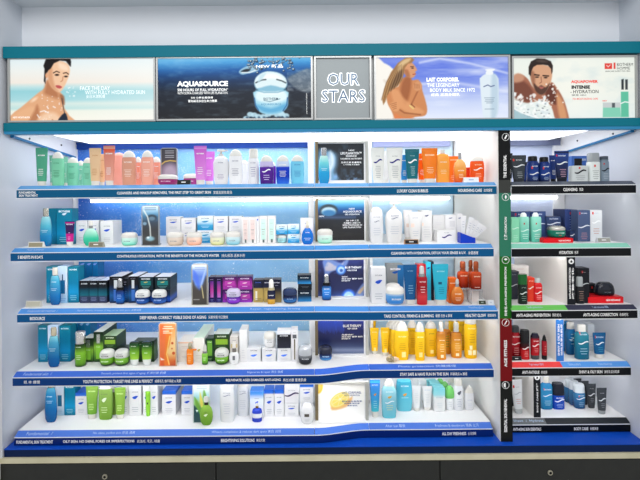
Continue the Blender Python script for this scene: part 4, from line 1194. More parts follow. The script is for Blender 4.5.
# centre bottle
teal_g = [(0, (24, 130, 186)), (.4, (30, 150, 200)), (.75, (110, 200, 206)), (1, (180, 220, 210))]
prod('lotion_bottle', 'tall blue green essence bottle before the black smoke poster', 'bottle', 0, 318.4, 329.8, 144, 180.2, seg_lotion(M((40, 150, 200), .12, grad=teal_g, coat=.6)), .085, prints=[('lines', .36, .44, 2, .6, (200, 230, 236))])

# ---------------- top shelf, right bay
def wtube(x0, x1, top, label, d):
    TUBE_(0, x0, x1, top, 182, (222, 223, 218), label, d, M((228, 229, 226), .3), [('wave', .62, .7, (40, 34, 120), .05), ('lines', .14, .5, 7, .55, (150, 154, 160)), ('brand', .76, .4, (140, 144, 150))], cz=.1, group='white tubes with a dark wave')
wtube(371.3, 385.2, 146, 'white tube with navy wave, left of the pair on the top shelf', .05)
wtube(387, 403.8, 146.2, 'wider white tube with navy wave, right of the pair', .05)
TUBE_(0, 380, 391, 149, 182, (226, 227, 228), 'white tube behind the pair with navy waves', .13, M((228, 229, 226), .3), [], group='white tubes with a dark wave')
TUBE_(0, 400.5, 408.5, 153.5, 182, (40, 134, 204), 'bright blue tube half hidden beside the dark teal tube', .10)
TUBE_(0, 405.7, 420.3, 147.8, 182, (8, 98, 110), 'dark teal tube with white wave on the top shelf', .04, prints=[('wave', .64, .66, (236, 240, 240), .05), ('lines', .2, .5, 5, .4, (170, 205, 208)), ('brand', .8, .4, (150, 200, 205))])
TUBE_(0, 417.5, 427, 152, 182, (238, 96, 20), 'deep orange tube between teal and orange tubes', .12)
TUBE_(0, 422.3, 438.8, 147, 182, (236, 122, 26), 'large orange tube on the top shelf', .04, ink=(250, 214, 170))
prod('body_bottle', 'light orange rounded bottle with white cap', 'bottle', 0, 436.8, 450.4, 149, 182.3, seg_bottle(M((242, 158, 62), .25, coat=.4), m_cap, .12, .36), .05, prints=[('brand', .62, .5, (250, 226, 190)), ('lines', .26, .4, 3, .5, (250, 220, 170))])
BOX(0, 448.6, 460, 154, 181, (236, 118, 36), 'orange carton behind the amber oil bottle', .15, ink=(250, 210, 170))
prod('oil_bottle', 'clear amber oil bottle with silver cap', 'bottle', 0, 454.8, 467.2, 152.4, 182.3, [('body', M((232, 110, 30), .08, grad=[(0, (216, 70, 20)), (.5, (240, 150, 50)), (1, (240, 190, 120))], coat=.6), [(0, .9), (.02, 1), (.5, 1), (.66, .86), (.74, .5), (.78, .34)], 2.8), ('cap', SILVER, [(.785, .28), (1, .26)], 2)], .04, prints=[('brand', .4, .5, (250, 230, 200)), ('lines', .14, .3, 3, .4, (250, 230, 200))])
BOX(0, 466, 472.4, 166.5, 182, (226, 66, 30), 'small red orange carton behind the card tag', .12)
DOME(0, 471.2, 485.5, 155.5, 182.3, (232, 84, 22), 'red orange bottle with white dome cap, rightmost on the blue top shelf', .05, prints=[('wave', .5, .62, (250, 236, 226), .05), ('brand', .66, .5, (250, 190, 150)), ('lines', .14, .36, 4, .5, (250, 190, 150))])
tagcard(0, 464, 479, 178, 183, (226, 232, 240), 'white paper tag before the red orange bottle', .015, (240, 240, 240), (150, 170, 210))

# ---------------- top shelf, men's bay
mw = lambda z=.56, c=(224, 228, 232): ('wave', z, .8, c, .045)
TUBE_(0, 506, 513.5, 154, 183, (34, 38, 44), 'black tube half hidden behind the banded divider', .04)
TUBE_(0, 512.3, 528, 156, 183, (50, 57, 64), 'dark grey tube with white wave on the top right shelf', .03, prints=[mw(.6), ('lines', .14, .4, 4, .5, (150, 156, 160)), ('block', .78, .86, -.8, -.6, (210, 50, 40)), ('brand', .82, .4, (190, 196, 200))], cap=M((44, 48, 54), .3))
navyc = (28, 52, 118)
canp = [mw(.32), ('brand', .6, .5, (210, 220, 236)), ('lines', .06, .2, 3, .5, (170, 190, 220)), ('block', .5, .6, -.6, -.4, (214, 60, 50))]
cang = [(0, (20, 28, 62)), (.4, (34, 64, 136)), (1, (22, 44, 106))]
prod('spray_can', 'blue shaving foam can mostly hidden behind the first black capped can', 'can', 0, 524.8, 532, 162.5, 183, seg_can(M(navyc, .25, grad=cang), M(BLACK, .3), .16), .12, dr=1, prints=[])
prod('spray_can', 'blue shaving foam can with black cap, left of the pair', 'can', 0, 529.6, 541, 157, 183, seg_can(M(navyc, .25, grad=cang), M(BLACK, .3), .2), .03, dr=1, prints=canp, group='blue foam cans with black caps')
prod('spray_can', 'blue shaving foam can with black cap, right of the pair', 'can', 0, 541.2, 552, 158, 183, seg_can(M(navyc, .25, grad=cang), M(BLACK, .3), .2), .03, dr=1, prints=canp, group='blue foam cans with black caps')
TUBE_(0, 550, 558, 156, 183, (30, 52, 110), 'blue tube half hidden behind the big dark blue tube', .12, M(BLACK, .3))
TUBE_(0, 556, 571, 152, 183, (30, 60, 140), 'big dark blue tube with white wave on the top right shelf', .03, M((24, 28, 40), .3), [mw(.6), ('lines', .14, .42, 5, .55, (190, 150, 170)), ('brand', .84, .5, (200, 210, 226)), ('block', .82, .88, -.8, -.64, (214, 50, 44))], [(0, (18, 24, 46)), (.5, (22, 38, 84)), (1, (34, 66, 140))])
BOX(0, 571.5, 588.5, 157, 183, (66, 104, 176), 'blue carton behind the square aftershave bottle', .13, ink=(200, 210, 230))
prod('aftershave_bottle', 'square frosted aftershave bottle with black cap', 'bottle', 0, 571.6, 589.4, 160, 183.2, [('body', M((196, 202, 202), .2, coat=.4), [(0, .96), (.03, 1), (.62, 1), (.68, .94), (.69, .5)], 5), ('cap', M(BLACK, .25), [(.695, .42), (1, .42)], 3)], .03, dr=.45, prints=[('wave', .42, .66, (30, 32, 40), .08), ('lines', .06, .28, 3, .6, (140, 146, 150)), ('block', .54, .62, -.2, 0, (206, 60, 50))])
prod('pump_bottle', 'slim white bottle with clear grey cap', 'bottle', 0, 590.2, 601.4, 154.5, 183.2, [('body', M((216, 222, 220), .3), [(0, .96), (.02, 1), (.66, 1), (.68, .9)], 4), ('clear_cap', M((150, 156, 160), .15, coat=.5), [(.685, .9), (.96, .9), (1, .8)], 4)], .03, dr=.8, prints=[('block', .5, .58, -.3, 0, (214, 64, 50)), ('lines', .06, .4, 5, .6, (150, 156, 156))])
prod('pump_bottle', 'grey blue slim bottle with black wave, rightmost on the top right shelf', 'bottle', 0, 601.8, 610.6, 158, 183.2, seg_bottle(M((120, 136, 150), .3), M((70, 78, 90), .3), .14, .9), .03, dr=.8, prints=[('wave', .46, .85, (30, 34, 44), .06), ('lines', .08, .34, 4, .7, (170, 180, 190)), ('block', .66, .72, -.6, -.3, (190, 60, 60))])

# ---------------- second shelf, left bay
blue_g = [(0, (20, 110, 170)), (.35, (24, 134, 190)), (.7, (80, 176, 200)), (1, (150, 206, 214))]
cap_s = M((190, 187, 176), .2, .8)
tagcard(1, 27.8, 43, 241.4, 247, (150, 142, 116), 'small tan tag left of the blue essence bottle', .01, (236, 234, 228))
prod('lotion_bottle', 'blue essence bottle with silver cap on the second shelf', 'bottle', 1, 38, 50.3, 209, 247, seg_lotion(M((30, 130, 190), .12, grad=blue_g, coat=.6), cap_s), .05, prints=[('lines', .36, .44, 2, .6, (190, 224, 236))])
tb = [(0, (18, 108, 136)), (.3, (20, 150, 200)), (.6, (14, 124, 160)), (1, (8, 118, 146))]
tbp = [('brand', .92, .7, (220, 236, 240)), ('lines', .06, .22, 3, .7, (150, 206, 220))]
BOX(1, 48.8, 56, 210, 246, (16, 124, 160), 'narrow teal carton beside the essence bottle on the second shelf', .13, .05, [], tb)
BOX(1, 56.3, 72.6, 210, 246, (16, 124, 160), 'wide teal blue carton behind the plum tube', .12, .05, tbp + [('swoosh', .86, .3, (210, 226, 236), .06)], tb)
TUBE_(1, 64, 73.6, 222, 246.8, (60, 30, 90), 'small navy and magenta tube before the teal carton', .05, M((232, 230, 228), .3), [('brand', .88, .7, (220, 214, 226)), ('lines', .5, .58, 1, .3, (200, 180, 220)), ('lines', .24, .4, 3, .4, (240, 180, 220))], [(0, (206, 30, 140)), (.4, (196, 24, 130)), (.46, (52, 26, 84)), (1, (44, 26, 80))], .18)
SW(1, 76, 87.5, 223.6, 246.5, 'white carton with blue drop mark, left behind the green drop bottle', .15)
SW(1, 88, 99.3, 223.6, 246.5, 'white carton with blue drop mark, right behind the green drop bottle', .15)
SW(1, 100.6, 113.2, 223.4, 246.5, 'white carton with blue drop mark showing its printed right side', .12, .09)
prod('drop_bottle', 'mint green teardrop bottle with white bulb cap', 'bottle', 1, 81.4, 97, 221.4, 247, seg_drop(M((70, 196, 166), .12, grad=[(0, (20, 180, 140)), (.45, (60, 200, 160)), (1, (190, 226, 212))], coat=.6)), .05, dr=.5, prints=[])
tagcard(1, 88.4, 103.2, 242, 247.2, (128, 122, 104), 'grey brown tag before the green teardrop bottle', .005, (170, 166, 152), (236, 236, 230))
mj = [(0, (110, 226, 196)), (.45, (170, 232, 214)), (1, (220, 236, 230))]
JAR(1, 118.6, 134.6, 234, 246.8, (150, 230, 206), 'mint jar with white lid left of the arched dark card', .05, grad=mj, lz=.38)
def paint2(p):
    p.vgrad([(0, (196, 208, 216)), (.1, (150, 184, 206)), (.25, (60, 120, 160)), (.42, (50, 66, 84)), (.6, (52, 54, 58)), (.85, (60, 60, 58)), (1, (52, 46, 44))])
    p.ell(152, 219, 5, 3, (30, 40, 50), .8, .9); p.ell(152, 220, 3.4, 2, (110, 140, 160), .6, .8)
    p.line([(144, 212), (147.5, 218), (150, 228), (150.6, 240)], 1.3, (206, 212, 206), .5)
    p.ell(150, 240, 4.4, 2.4, (140, 190, 206), .8, .9); p.ell(148, 239, 1.4, 1, (230, 242, 244), .4)
    p.ell(144.6, 225, 2, 1.6, (150, 190, 214), .6, .8)
    for yy in (209.3, 211.2): p.line([(145, yy), (156, yy)], .7, (60, 80, 100), .3, .8)
card(1, 141.4, 159.3, 206.4, 246.8, paint2, 'dark arched card display with a falling water stream', .05, (138, 146, 156))
G2 = 'white boxes with a blue drop mark on the second shelf'
s2 = .14
def stack(row, x0, x1, top, mid, base, lab_up, lab_lo, d, maker, **k):
    h1 = base - mid
    lo = maker(row, x0, x1, mid, base, lab_lo, d, **k)
    up = maker(row, x0, x1, top, mid - .2, lab_up, d, lift=h1 + .15, **k)
    return lo, up
stack(1, 166, 180.6, 220, 233.8, 246.3, 'upper white drop mark box above the beige jar', 'lower white box hidden behind the beige jar', s2, SW, group=G2)
stack(1, 181, 195.8, 221.4, 233.8, 246.3, 'upper white drop mark box above the coral jar', 'lower white box hidden behind the coral jar', s2, SW, group=G2)
JAR(1, 165, 181.3, 234, 246.8, (214, 196, 178), 'beige cream jar with white lid', .04, grad=[(0, (214, 192, 170)), (1, (224, 212, 200))], lz=.38)
JAR(1, 184.6, 200.4, 234, 246.8, (246, 186, 160), 'coral peach jar with white lid', .04, grad=[(0, (248, 180, 150)), (1, (238, 214, 200))], lz=.38)
bb = [(0, (30, 140, 200)), (.35, (60, 160, 210)), (.6, (200, 224, 236)), (1, (232, 236, 240))]
def BB(row, x0, x1, top, base, label, d, **k):
    return BOX(row, x0, x1, top, base, (200, 220, 236), label, d, .05, [('brand', .84, .6, (110, 130, 150)), ('swoosh', .64, .5, (40, 140, 190), .12), ('lines', .14, .34, 2, .6, (190, 225, 240))], bb, **k)
stack(1, 197.3, 213, 219.6, 233.8, 246.3, 'upper blue and white gradient box beside the white ones', 'lower blue and white box between the coral and yellow jars', s2, BB, group=G2)
stack(1, 213.4, 228, 220, 233.8, 246.3, 'upper white drop mark box above the yellow green jar', 'lower white box hidden behind the yellow green jar', s2, SW, group=G2)
stack(1, 229, 242, 220, 233.8, 246.3, 'upper white drop mark box above the aqua jar', 'lower white box hidden behind the aqua jar', s2, SW, group=G2)
JAR(1, 208.4, 223.8, 234, 246.6, (226, 226, 170), 'yellow green jar with white lid', .04, grad=[(0, (222, 222, 150)), (1, (234, 234, 214))], lz=.38)
JAR(1, 224.1, 239.6, 233.6, 246.6, (150, 210, 220), 'aqua blue jar with white lid on the second shelf', .04, grad=[(0, (130, 206, 222)), (1, (214, 230, 234))], lz=.38)
def tubebox(x0, x1, top, tint, label):
    BOX(1, x0, x1, top, 246.3, (223, 221, 221), label, .1, .04, [('block', .12, .9, -.62, .62, M(tint, .4)), ('brand', .74, .5, (110, 110, 120)), ('block', .5, .53, -.4, .4, (150, 150, 150)), ('lines', .3, .46, 3, .4, (170, 160, 160)), ('block', .03, .16, -.2, .3, (110, 120, 120))], group='slim cartons printed with tubes')
tubebox(242, 248.8, 220, (226, 206, 202), 'slim carton printed with a pinkish tube, left of its pair')
tubebox(249, 256.2, 220, (226, 206, 202), 'slim carton printed with a pinkish tube, right of its pair')
BOX(1, 256.5, 259, 219.6, 246.3, (224, 224, 226), 'thin white carton between pink and mint printed cartons', .1, .04, [('swoosh', .9, .6, (34, 80, 200), .06)])
tubebox(259.3, 267.2, 219, (196, 228, 218), 'slim carton printed with a mint tube, left of its pair')
tubebox(267.5, 275.6, 219, (196, 228, 218), 'slim carton printed with a mint tube, right of its pair')
JAR(1, 276.4, 287, 238.6, 246.6, (160, 216, 220), 'small aqua jar under the stacked blue boxes', .11, lz=.4)
BB(1, 287.8, 299.6, 237.8, 246.5, 'lower pale blue box beside the small aqua jar', .11)
BB(1, 276, 287.5, 228, 237.4, 'left blue and white box on top of the small aqua jar', .11, lift=8.6, group='stacked blue boxes')
BB(1, 287.8, 299.4, 228, 237.4, 'right blue and white box stacked beside the blue drop bottle', .11, lift=8.9, group='stacked blue boxes')
BOX(1, 300.4, 313.3, 221.4, 245.8, (226, 226, 232), 'white carton behind the royal blue drop bottle', .12, .04, [('swoosh', .8, .3, (90, 96, 180), .05), ('swoosh', .6, .3, (120, 126, 190), .05)])
prod('drop_bottle', 'royal blue teardrop bottle with white neck', 'bottle', 1, 301.3, 313.6, 222, 245.8, seg_drop(M((20, 110, 206), .15, coat=.5), M((226, 222, 210), .3), M((214, 206, 190), .3, .5)), .04, dr=.5, prints=[('brand', .5, .4, (220, 230, 245)), ('lines', .16, .3, 2, .6, (200, 220, 245))])
JAR(1, 317.2, 333.2, 228, 242, (170, 236, 214), 'large mint jar with white lid before the dark water poster', .065, grad=[(0, (150, 238, 206)), (.6, (206, 238, 226)), (1, (230, 240, 236))], lz=.4, ink=(150, 170, 170))

# ---------------- second shelf, right bay
DOME(1, 370, 383.8, 207, 243.2, WP, 'tall white body lotion bottle with domed cap beside the poster', .05, cz=.14, prints=[('brand', .72, .6, (150, 156, 170)), ('wave', .6, .4, (110, 116, 140), .02), ('lines', .2, .44, 4, .6, (190, 194, 204))])
r = prod('pump_bottle', 'large white body lotion pump bottle on the second shelf', 'bottle', 1, 386, 403.6, 202, 243.2, seg_pump(M((223, 223, 224), .3)), .05, prints=[('brand', .66, .6, (120, 128, 150)), ('wave', .6, .4, (110, 116, 140), .02), ('lines', .2, .42, 4, .6, (190, 194, 204))])
pump_spout(r, 1)
TUBE_(1, 403.6, 412.4, 212, 243, (232, 230, 230), 'white tube behind the black and brown tag', .13, prints=[('brand', .8, .5, (150, 156, 170)), ('block', .44, .56, -.4, .5, (226, 206, 196))])
TUBE_(1, 408.8, 422.8, 212, 243, (221, 221, 221), 'white hand cream tube with pale pink print', .05, prints=[('brand', .8, .5, (150, 156, 176)), ('block', .5, .62, -.7, -.2, (236, 210, 196)), ('lines', .2, .4, 3, .6, (190, 194, 204))])
BOX(1, 421.4, 432.2, 212.6, 243, (223, 223, 223), 'tall white carton right of the hand cream tubes', .12, .06, [('swoosh', .84, .4, (90, 96, 130), .05), ('lines', .1, .5, 5, .7, (206, 206, 210)), ('block', .5, .6, -.9, -.6, (236, 214, 200))])
tagcard(1, 404.6, 418.6, 239, 243.6, (30, 30, 32), 'black and brown tag before the hand cream tube', .0, (176, 132, 96), (220, 220, 220))
WB = 'white body care boxes on the second shelf'
BOX(1, 432.6, 445, 230.8, 243, (232, 232, 233), 'lower white box beside the purple wave box', .14, .06, [('swoosh', .7, .2, (110, 116, 150), .06)], group=WB)
BOX(1, 432.6, 444.8, 217.6, 230.5, (221, 221, 222), 'upper white box stacked left of the grey panelled box', .14, .06, [('lines', .2, .5, 2, .6, (214, 214, 218))], lift=12.3, group=WB)
BOX(1, 437, 456.4, 231.6, 243.2, (232, 232, 232), 'white box with a dark purple wave', .07, .05, [('wave', .5, .5, (60, 50, 120), .13), ('brand', .8, .3, (160, 160, 170))], group=WB)
BOX(1, 445, 456.2, 217.6, 230.6, (230, 230, 232), 'upper white box with a pale grey panel', .14, .06, [('block', .1, .56, -.2, .8, (214, 214, 218)), ('swoosh', .78, .4, (120, 126, 160), .08)], lift=12.3, group=WB)
BOX(1, 445.4, 456.2, 230.8, 243, (232, 232, 233), 'lower white box hidden behind the purple wave box', .14, .06, [], group=WB)
BOX(1, 456.6, 462.8, 216, 243, (221, 221, 223), 'narrow white carton beside the blue tube rack', .13, .05, [('swoosh', .84, .5, (110, 116, 160), .05)])
# blue rack with tubes leaning in it
x0, x1, top, base = 460.6, 475.4, 233, 243.6
y = yfront(1, 468) + .05
s = K * (D + y) / D
w, h = (x1 - x0) * s / 2, (base - top) * s
rk = empty('tube_rack', (P(468, 238, y)[0], y + .02, ZS[1] + .0006), 'small royal blue rack holding white lip tubes', 'rack')
mb = M((20, 60, 190), .3)
bxo('rack_floor', -w, w, -.02, .02, 0, .004, mb, rk)
obj('rack_front', [(-w, -.02, .004), (w, -.02, .004), (w, -.017, .004), (-w, -.017, .004), (-w, -.02, h), (w, -.02, h * .45), (w, -.017, h * .45), (-w, -.017, h)], [(0, 3, 2, 1), (4, 5, 6, 7), (0, 1, 5, 4), (2, 3, 7, 6), (0, 4, 7, 3), (1, 2, 6, 5)], mb, rk)
bxo('rack_back', -w, w, .017, .02, .004, h * .9, mb, rk)
bxo('rack_side', -w, -w + .003, -.0169, .0169, .004, h, mb, rk)
bxo('rack_side', w - .003, w, -.0169, .0169, .004, h * .5, mb, rk)
for i, (px_, ang, hh, lab) in enumerate(((462.6, .05, 25, 'white lip tube standing almost upright, leftmost in the blue rack'), (465.4, .28, 24, 'white lip tube leaning slightly right in the blue rack'), (467.6, .42, 22, 'white lip tube in the middle of the blue rack'), (469.6, .62, 20, 'white lip tube leaning far right in the blue rack'), (471.8, .78, 19, 'white lip tube leaning furthest right in the blue rack'))):
    yy = y + .008 + i * .0055
    sg = seg_tube(M((228, 228, 231), .3), m_cap, .2)
    Wt, Ht = 6.0 * s * .9, hh * s
    rt = empty('lip_tube', (P(px_, 243, yy)[0], yy, ZS[1] + .011), lab, 'tube', 'lip tubes in the blue rack')
    for sgi in sg:
        n = sgi[3] if len(sgi) > 3 else 2.3
        rings = [(q[0] * Ht, q[1] * Wt / 2, (q[2] if len(q) > 2 else q[1] * .5) * Wt / 2 * .8, n) for q in sgi[2]]
        obj(sgi[0], *loft(rings, 14), sgi[1], rt, True, 50)
        if sgi[0] == 'body': add_prints(rt, rings, Wt, Ht, [('lines', .5, .8, 3, .5, (180, 184, 196))])
    rt.rotation_euler.y = ang

# ---------------- second shelf, men's bay
mg = (120, 206, 180)
BOX(1, 511.6, 519.4, 218.4, 243.4, (136, 214, 176), 'mint carton with white wave beside the banded divider', .05, .04, [('wave', .56, .9, (226, 244, 236), .03), ('lines', .1, .3, 3, .6, (190, 232, 214))])
BOX(1, 514, 530.4, 214.4, 243, (54, 74, 124), 'navy carton with a red mark behind the left mint bottle', .14, .05, [('block', .86, .94, -.9, -.7, (206, 50, 46)), ('brand', .9, .5, (190, 200, 220))])
BOX(1, 530.8, 546, 214.4, 243, (54, 74, 124), 'navy carton behind the right mint bottle', .14, .05, [('brand', .9, .5, (190, 200, 220)), ('wave', .54, .9, (220, 226, 236), .04)])
for x0, x1, lab in ((520, 530.4, 'mint green gel bottle with domed white cap, left of the pair'), (532, 542.6, 'mint green gel bottle with domed white cap, right of the pair')):
    prod('gel_bottle', lab, 'bottle', 1, x0, x1, 214, 243.5, [('body', M(mg, .2, grad=[(0, (90, 190, 166)), (1, (150, 220, 200))], coat=.4), [(0, .94), (.02, 1), (.8, 1), (.86, .9)], 3.2), ('cap', M((226, 232, 230), .3), [(.862, .6), (.94, .56), (1, .3)], 2.2)], .05, dr=.7, prints=[('wave', .4, .8, (220, 240, 232), .03), ('block', .6, .66, -.3, -.05, (200, 70, 60)), ('lines', .1, .3, 3, .6, (200, 232, 222))], group='mint gel bottles')
BOX(1, 546.6, 561.2, 219.6, 243.2, (50, 66, 106), 'navy carton with wave behind the teal jar', .13, .05, [('wave', .7, .9, (214, 222, 232), .05), ('brand', .9, .6, (180, 190, 210)), ('lines', .4, .6, 2, .5, (120, 140, 180))])
def tray(row, x0, x1, top, base, label, dpt=.06, d=.02):
    cx = (x0 + x1) / 2; y = yfront(row, cx) + .03 + d; s = K * (D + y) / D
    w, h = (x1 - x0) * s / 2, (base - top) * s
    rt = empty('display_tray', (P(cx, base, y)[0], y + dpt / 2, ZS[row] + .0006), label, 'tray', 'red display trays')
    mr = M((222, 24, 34), .3)
    bxo('tray_block', -w, w, -dpt / 2, dpt / 2, 0, h * .92, mr, rt)
    bxo('tray_top', -w + .002, w - .002, -dpt / 2 + .002, dpt / 2 - .002, h * .9205, h, M((200, 18, 28), .3), rt)
    tv, tf, _ = text_mesh('HIGH RECHARGE', .02)
    obj('lettering', [(w * .42 + a * w * .8, -dpt / 2 - .0006, h * .45 + b * h * .3) for a, b in tv], tf, m_text, rt)
    return y, h, s
ty, th, ts = tray(1, 543.4, 573.2, 238.9, 243.6, 'red tray under the teal jar on the second shelf')
JAR(1, 552.2, 569.4, 227.2, 238.8, (24, 120, 100), 'teal green jar with silver lid on the red tray', .022, M((196, 194, 186), .25, .7), .36, lift=4.8, ink=(170, 214, 200), prints=[('brand', .42, .5, (180, 220, 205)), ('block', .18, .24, -.2, .1, (190, 90, 70))])
BOX(1, 565, 577.4, 212.6, 243.2, (46, 62, 112), 'navy carton with dotted print left of the wave cartons', .12, .09, [('lines', .3, .8, 6, .3, (110, 130, 180)), ('block', .84, .92, -.2, .1, (206, 50, 46))])
BOX(1, 569.8, 577, 233, 243.4, (44, 60, 96), 'small navy box beside the red tray end', .085, .03, [('wave', .6, .9, (220, 226, 236), .1)])
BOX(1, 578, 590.2, 212, 243.4, (72, 88, 124), 'slate blue carton with white wave and red print', .06, .05, [('wave', .48, .95, (224, 228, 236), .04), ('brand', .9, .5, (200, 206, 220)), ('block', .86, .94, -.8, -.6, (206, 50, 46)), ('lines', .06, .3, 4, .6, (180, 130, 140))])
BOX(1, 590.4, 602.2, 212, 243.4, (218, 222, 226), 'white carton with red print, rightmost on the second shelf', .06, .05, [('wave', .62, .7, (246, 248, 250), .04), ('block', .86, .94, -.7, -.45, (214, 50, 46)), ('brand', .9, .4, (150, 170, 200)), ('lines', .22, .44, 3, .6, (196, 150, 140))])
tagcard(1, 597.6, 611, 238.4, 243.6, (150, 150, 142), 'clear tag holder with grey label on the mint rail', .01, (214, 218, 222), (236, 236, 236))

# ---------------- third shelf, left bay
tagcard(2, 25.4, 40.4, 300, 306, (186, 184, 168), 'clear edged tag at the left end of the third shelf', None, (206, 204, 198))
def tbox(row, x0, x1, top, base, label, d=None, **k):
    BOX(row, x0, x1, top, base, (14, 124, 160), label, d, .05, tbp, [(0, (14, 110, 140)), (.3, (22, 150, 206)), (.55, (14, 124, 164)), (1, (8, 116, 140))], **k)
def splitbox(row, x0, xm, x1, top, base, l1, l2):
    tbox(row, x0, xm, top, base, l1)
    BOX(row, xm + .2, x1, top, base, (200, 220, 240), l2, None, .05, [('block', .25, .62, -.5, .5, M((30, 110, 160), .4)), ('block', .62, .78, -.12, .12, (60, 90, 120)), ('lines', .04, .14, 2, .8, (120, 170, 220))], [(0, (150, 200, 236)), (.5, (226, 236, 246)), (1, (190, 214, 240))])
splitbox(2, 46.2, 57.6, 67.4, 265.6, 302, 'teal carton behind the left essence bottle, third shelf', 'pale carton printed with a dark bottle, third shelf')
tbox(2, 68, 78.6, 266, 302, 'teal carton right of the pale printed carton, third shelf')
prod('lotion_bottle', 'blue essence bottle with white cap on the third shelf', 'bottle', 2, 48, 59.2, 267, 304.4, seg_lotion(M((26, 120, 184), .12, grad=[(0, (10, 84, 150)), (.3, (16, 110, 180)), (.8, (60, 160, 200)), (1, (110, 190, 210))], coat=.6), M((226, 224, 214), .25, .4)), None, prints=[('brand', .62, .5, (210, 230, 236)), ('lines', .38, .46, 2, .6, (190, 224, 236))])
G3 = 'black and teal serum boxes on the third shelf'
for i, (x0, x1, nm) in enumerate(((79.6, 88.8, 'first'), (89.2, 97.8, 'second'), (98.2, 107, 'third'))):
    BOX(2, x0, x1, 280, 302.4, (20, 60, 80), f'black and teal carton, {nm} of the row of three', None, .09, [('brand', .86, .7, (210, 216, 224)), ('lines', .08, .26, 3, .7, (130, 140, 180))], [(0, (52, 56, 86)), (.28, (48, 60, 90)), (.36, (16, 100, 116)), (.55, (14, 70, 90)), (.7, (18, 24, 32)), (1, (18, 20, 26))], lidm=M((200, 210, 230), .4), group=G3)
for i, (x0, x1, nm) in enumerate(((79.5, 85.6, 'left'), (86.2, 92.2, 'middle'), (92.6, 97.8, 'right'))):
    y_ = .22
    BOX(2, x0, x1, 281, 298.5, (18, 70, 120), f'blue lower carton, {nm}, hidden behind the black and teal row', y_, .06, [], group='blue cartons stacked at the back of the third shelf')
    BOX(2, x0, x1, 263.8, 280.8, (22, 110, 172), f'blue carton showing above the black row, {nm} one', y_, .06, [('swoosh', .86, .7, (120, 160, 230), .12)], lift=17.8, lidm=M((40, 110, 220), .4), group='blue cartons stacked at the back of the third shelf')
dkg = [(0, (20, 30, 60)), (.3, (24, 90, 150)), (.5, (24, 50, 90)), (.7, (20, 22, 30)), (1, (18, 18, 24))]
bull = [('block', .55, .86, -.28, .28, (200, 206, 210)), ('block', .08, .5, -.34, .34, (60, 110, 190)), ('brand', .92, .6, (120, 120, 130))]
BOX(2, 109.4, 122, 276, 302.6, (22, 26, 40), 'black tall carton with a silver capsule print, left of the pair', None, .12, bull, dkg, lidm=M((206, 212, 226), .4))
BOX(2, 122.3, 128, 278, 302.3, (30, 34, 60), 'black carton squeezed between the capsule print pair', None, .12, [('lines', .1, .5, 5, .6, (60, 90, 150)), ('lines', .7, .9, 2, .5, (120, 120, 140))], dkg)
BOX(2, 128.3, 137.8, 276, 302.6, (22, 26, 40), 'black tall carton with a silver capsule print, right of the pair', None, .12, bull, dkg, lidm=M((206, 212, 226), .4))
prod('serum_bottle', 'small blue serum bottle with silver capsule cap, third shelf left', 'bottle', 2, 114.6, 123.2, 278.6, 304, seg_serum(M((20, 80, 160), .12, grad=[(0, (12, 20, 40)), (.3, (24, 100, 190)), (.8, (20, 60, 130)), (1, (16, 20, 40))], coat=.6)), None, dr=.8, prints=[('lines', .2, .4, 3, .6, (120, 170, 230))])
dk2 = [(0, (20, 30, 80)), (.3, (30, 80, 180)), (.6, (20, 40, 70)), (1, (20, 22, 28))]
def dkpair(x0, x1, nm):
    BOX(2, x0, x1, 289.6, 302.4, (20, 30, 60), f'lower black and blue box behind the {nm} white topped jar', None, .10, [('lines', .1, .4, 2, .7, (70, 110, 190))], dk2, group=G3)
    yb = shelf_y(2, (x0 + x1) / 2, 302.4) - yfront(2, 150) - .03
    BOX(2, x0, x1, 276.6, 289.3, (20, 36, 44), f'upper black box with teal print above the {nm} white topped jar', yb, .10, [('brand', .84, .6, (210, 216, 220)), ('block', .34, .7, -.7, .7, (24, 110, 110)), ('swoosh', .6, .3, (190, 170, 90), .08), ('lines', .1, .3, 2, .6, (90, 150, 150))], lift=13.0, group=G3, lidm=M((206, 212, 226), .4))
dkpair(138.4, 153.2, 'left')
dkpair(154.8, 170.4, 'right')
for x0, x1, nm in ((133, 147.6, 'left'), (149.8, 164.6, 'right')):
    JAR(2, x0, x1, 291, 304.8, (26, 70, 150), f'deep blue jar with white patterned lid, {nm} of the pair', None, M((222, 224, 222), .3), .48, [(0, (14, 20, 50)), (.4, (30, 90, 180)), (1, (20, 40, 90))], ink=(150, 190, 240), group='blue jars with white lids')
def paint3(p):
    p.vgrad([(0, (214, 220, 232)), (.12, (150, 176, 226)), (.3, (90, 130, 220)), (.5, (110, 150, 230)), (.65, (70, 66, 66)), (.9, (66, 62, 56)), (1, (50, 46, 44))])
    p.poly([(192, 280), (196, 288), (199, 292), (203, 284), (207, 276), (207, 297), (192, 297)], (70, 64, 60), 1, .9)
    p.poly([(193, 270), (198, 276), (200, 290), (197, 286), (194, 278)], (70, 110, 230), 1, .7); p.poly([(206, 270), (203, 276), (200, 288), (203, 282)], (190, 210, 246), .8, .8)
    p.line([(201.6, 286), (202.6, 292), (203.4, 298)], .9, (226, 210, 150), .4)
    for yy in (267.4, 269.4): p.line([(195, yy), (205, yy)], .7, (120, 130, 160), .3, .8)
    p.line([(193.5, 299.6), (199, 299.6)], .9, (190, 190, 190), .3, .7)
card(2, 191.4, 207.8, 263.8, 305, paint3, 'blue and brown card display with rounded top on the third shelf', None, (160, 158, 148))
pg = [(0, (60, 40, 120)), (.12, (110, 60, 160)), (.3, (180, 70, 160)), (.55, (130, 40, 130)), (.75, (50, 30, 80)), (1, (30, 24, 54))]
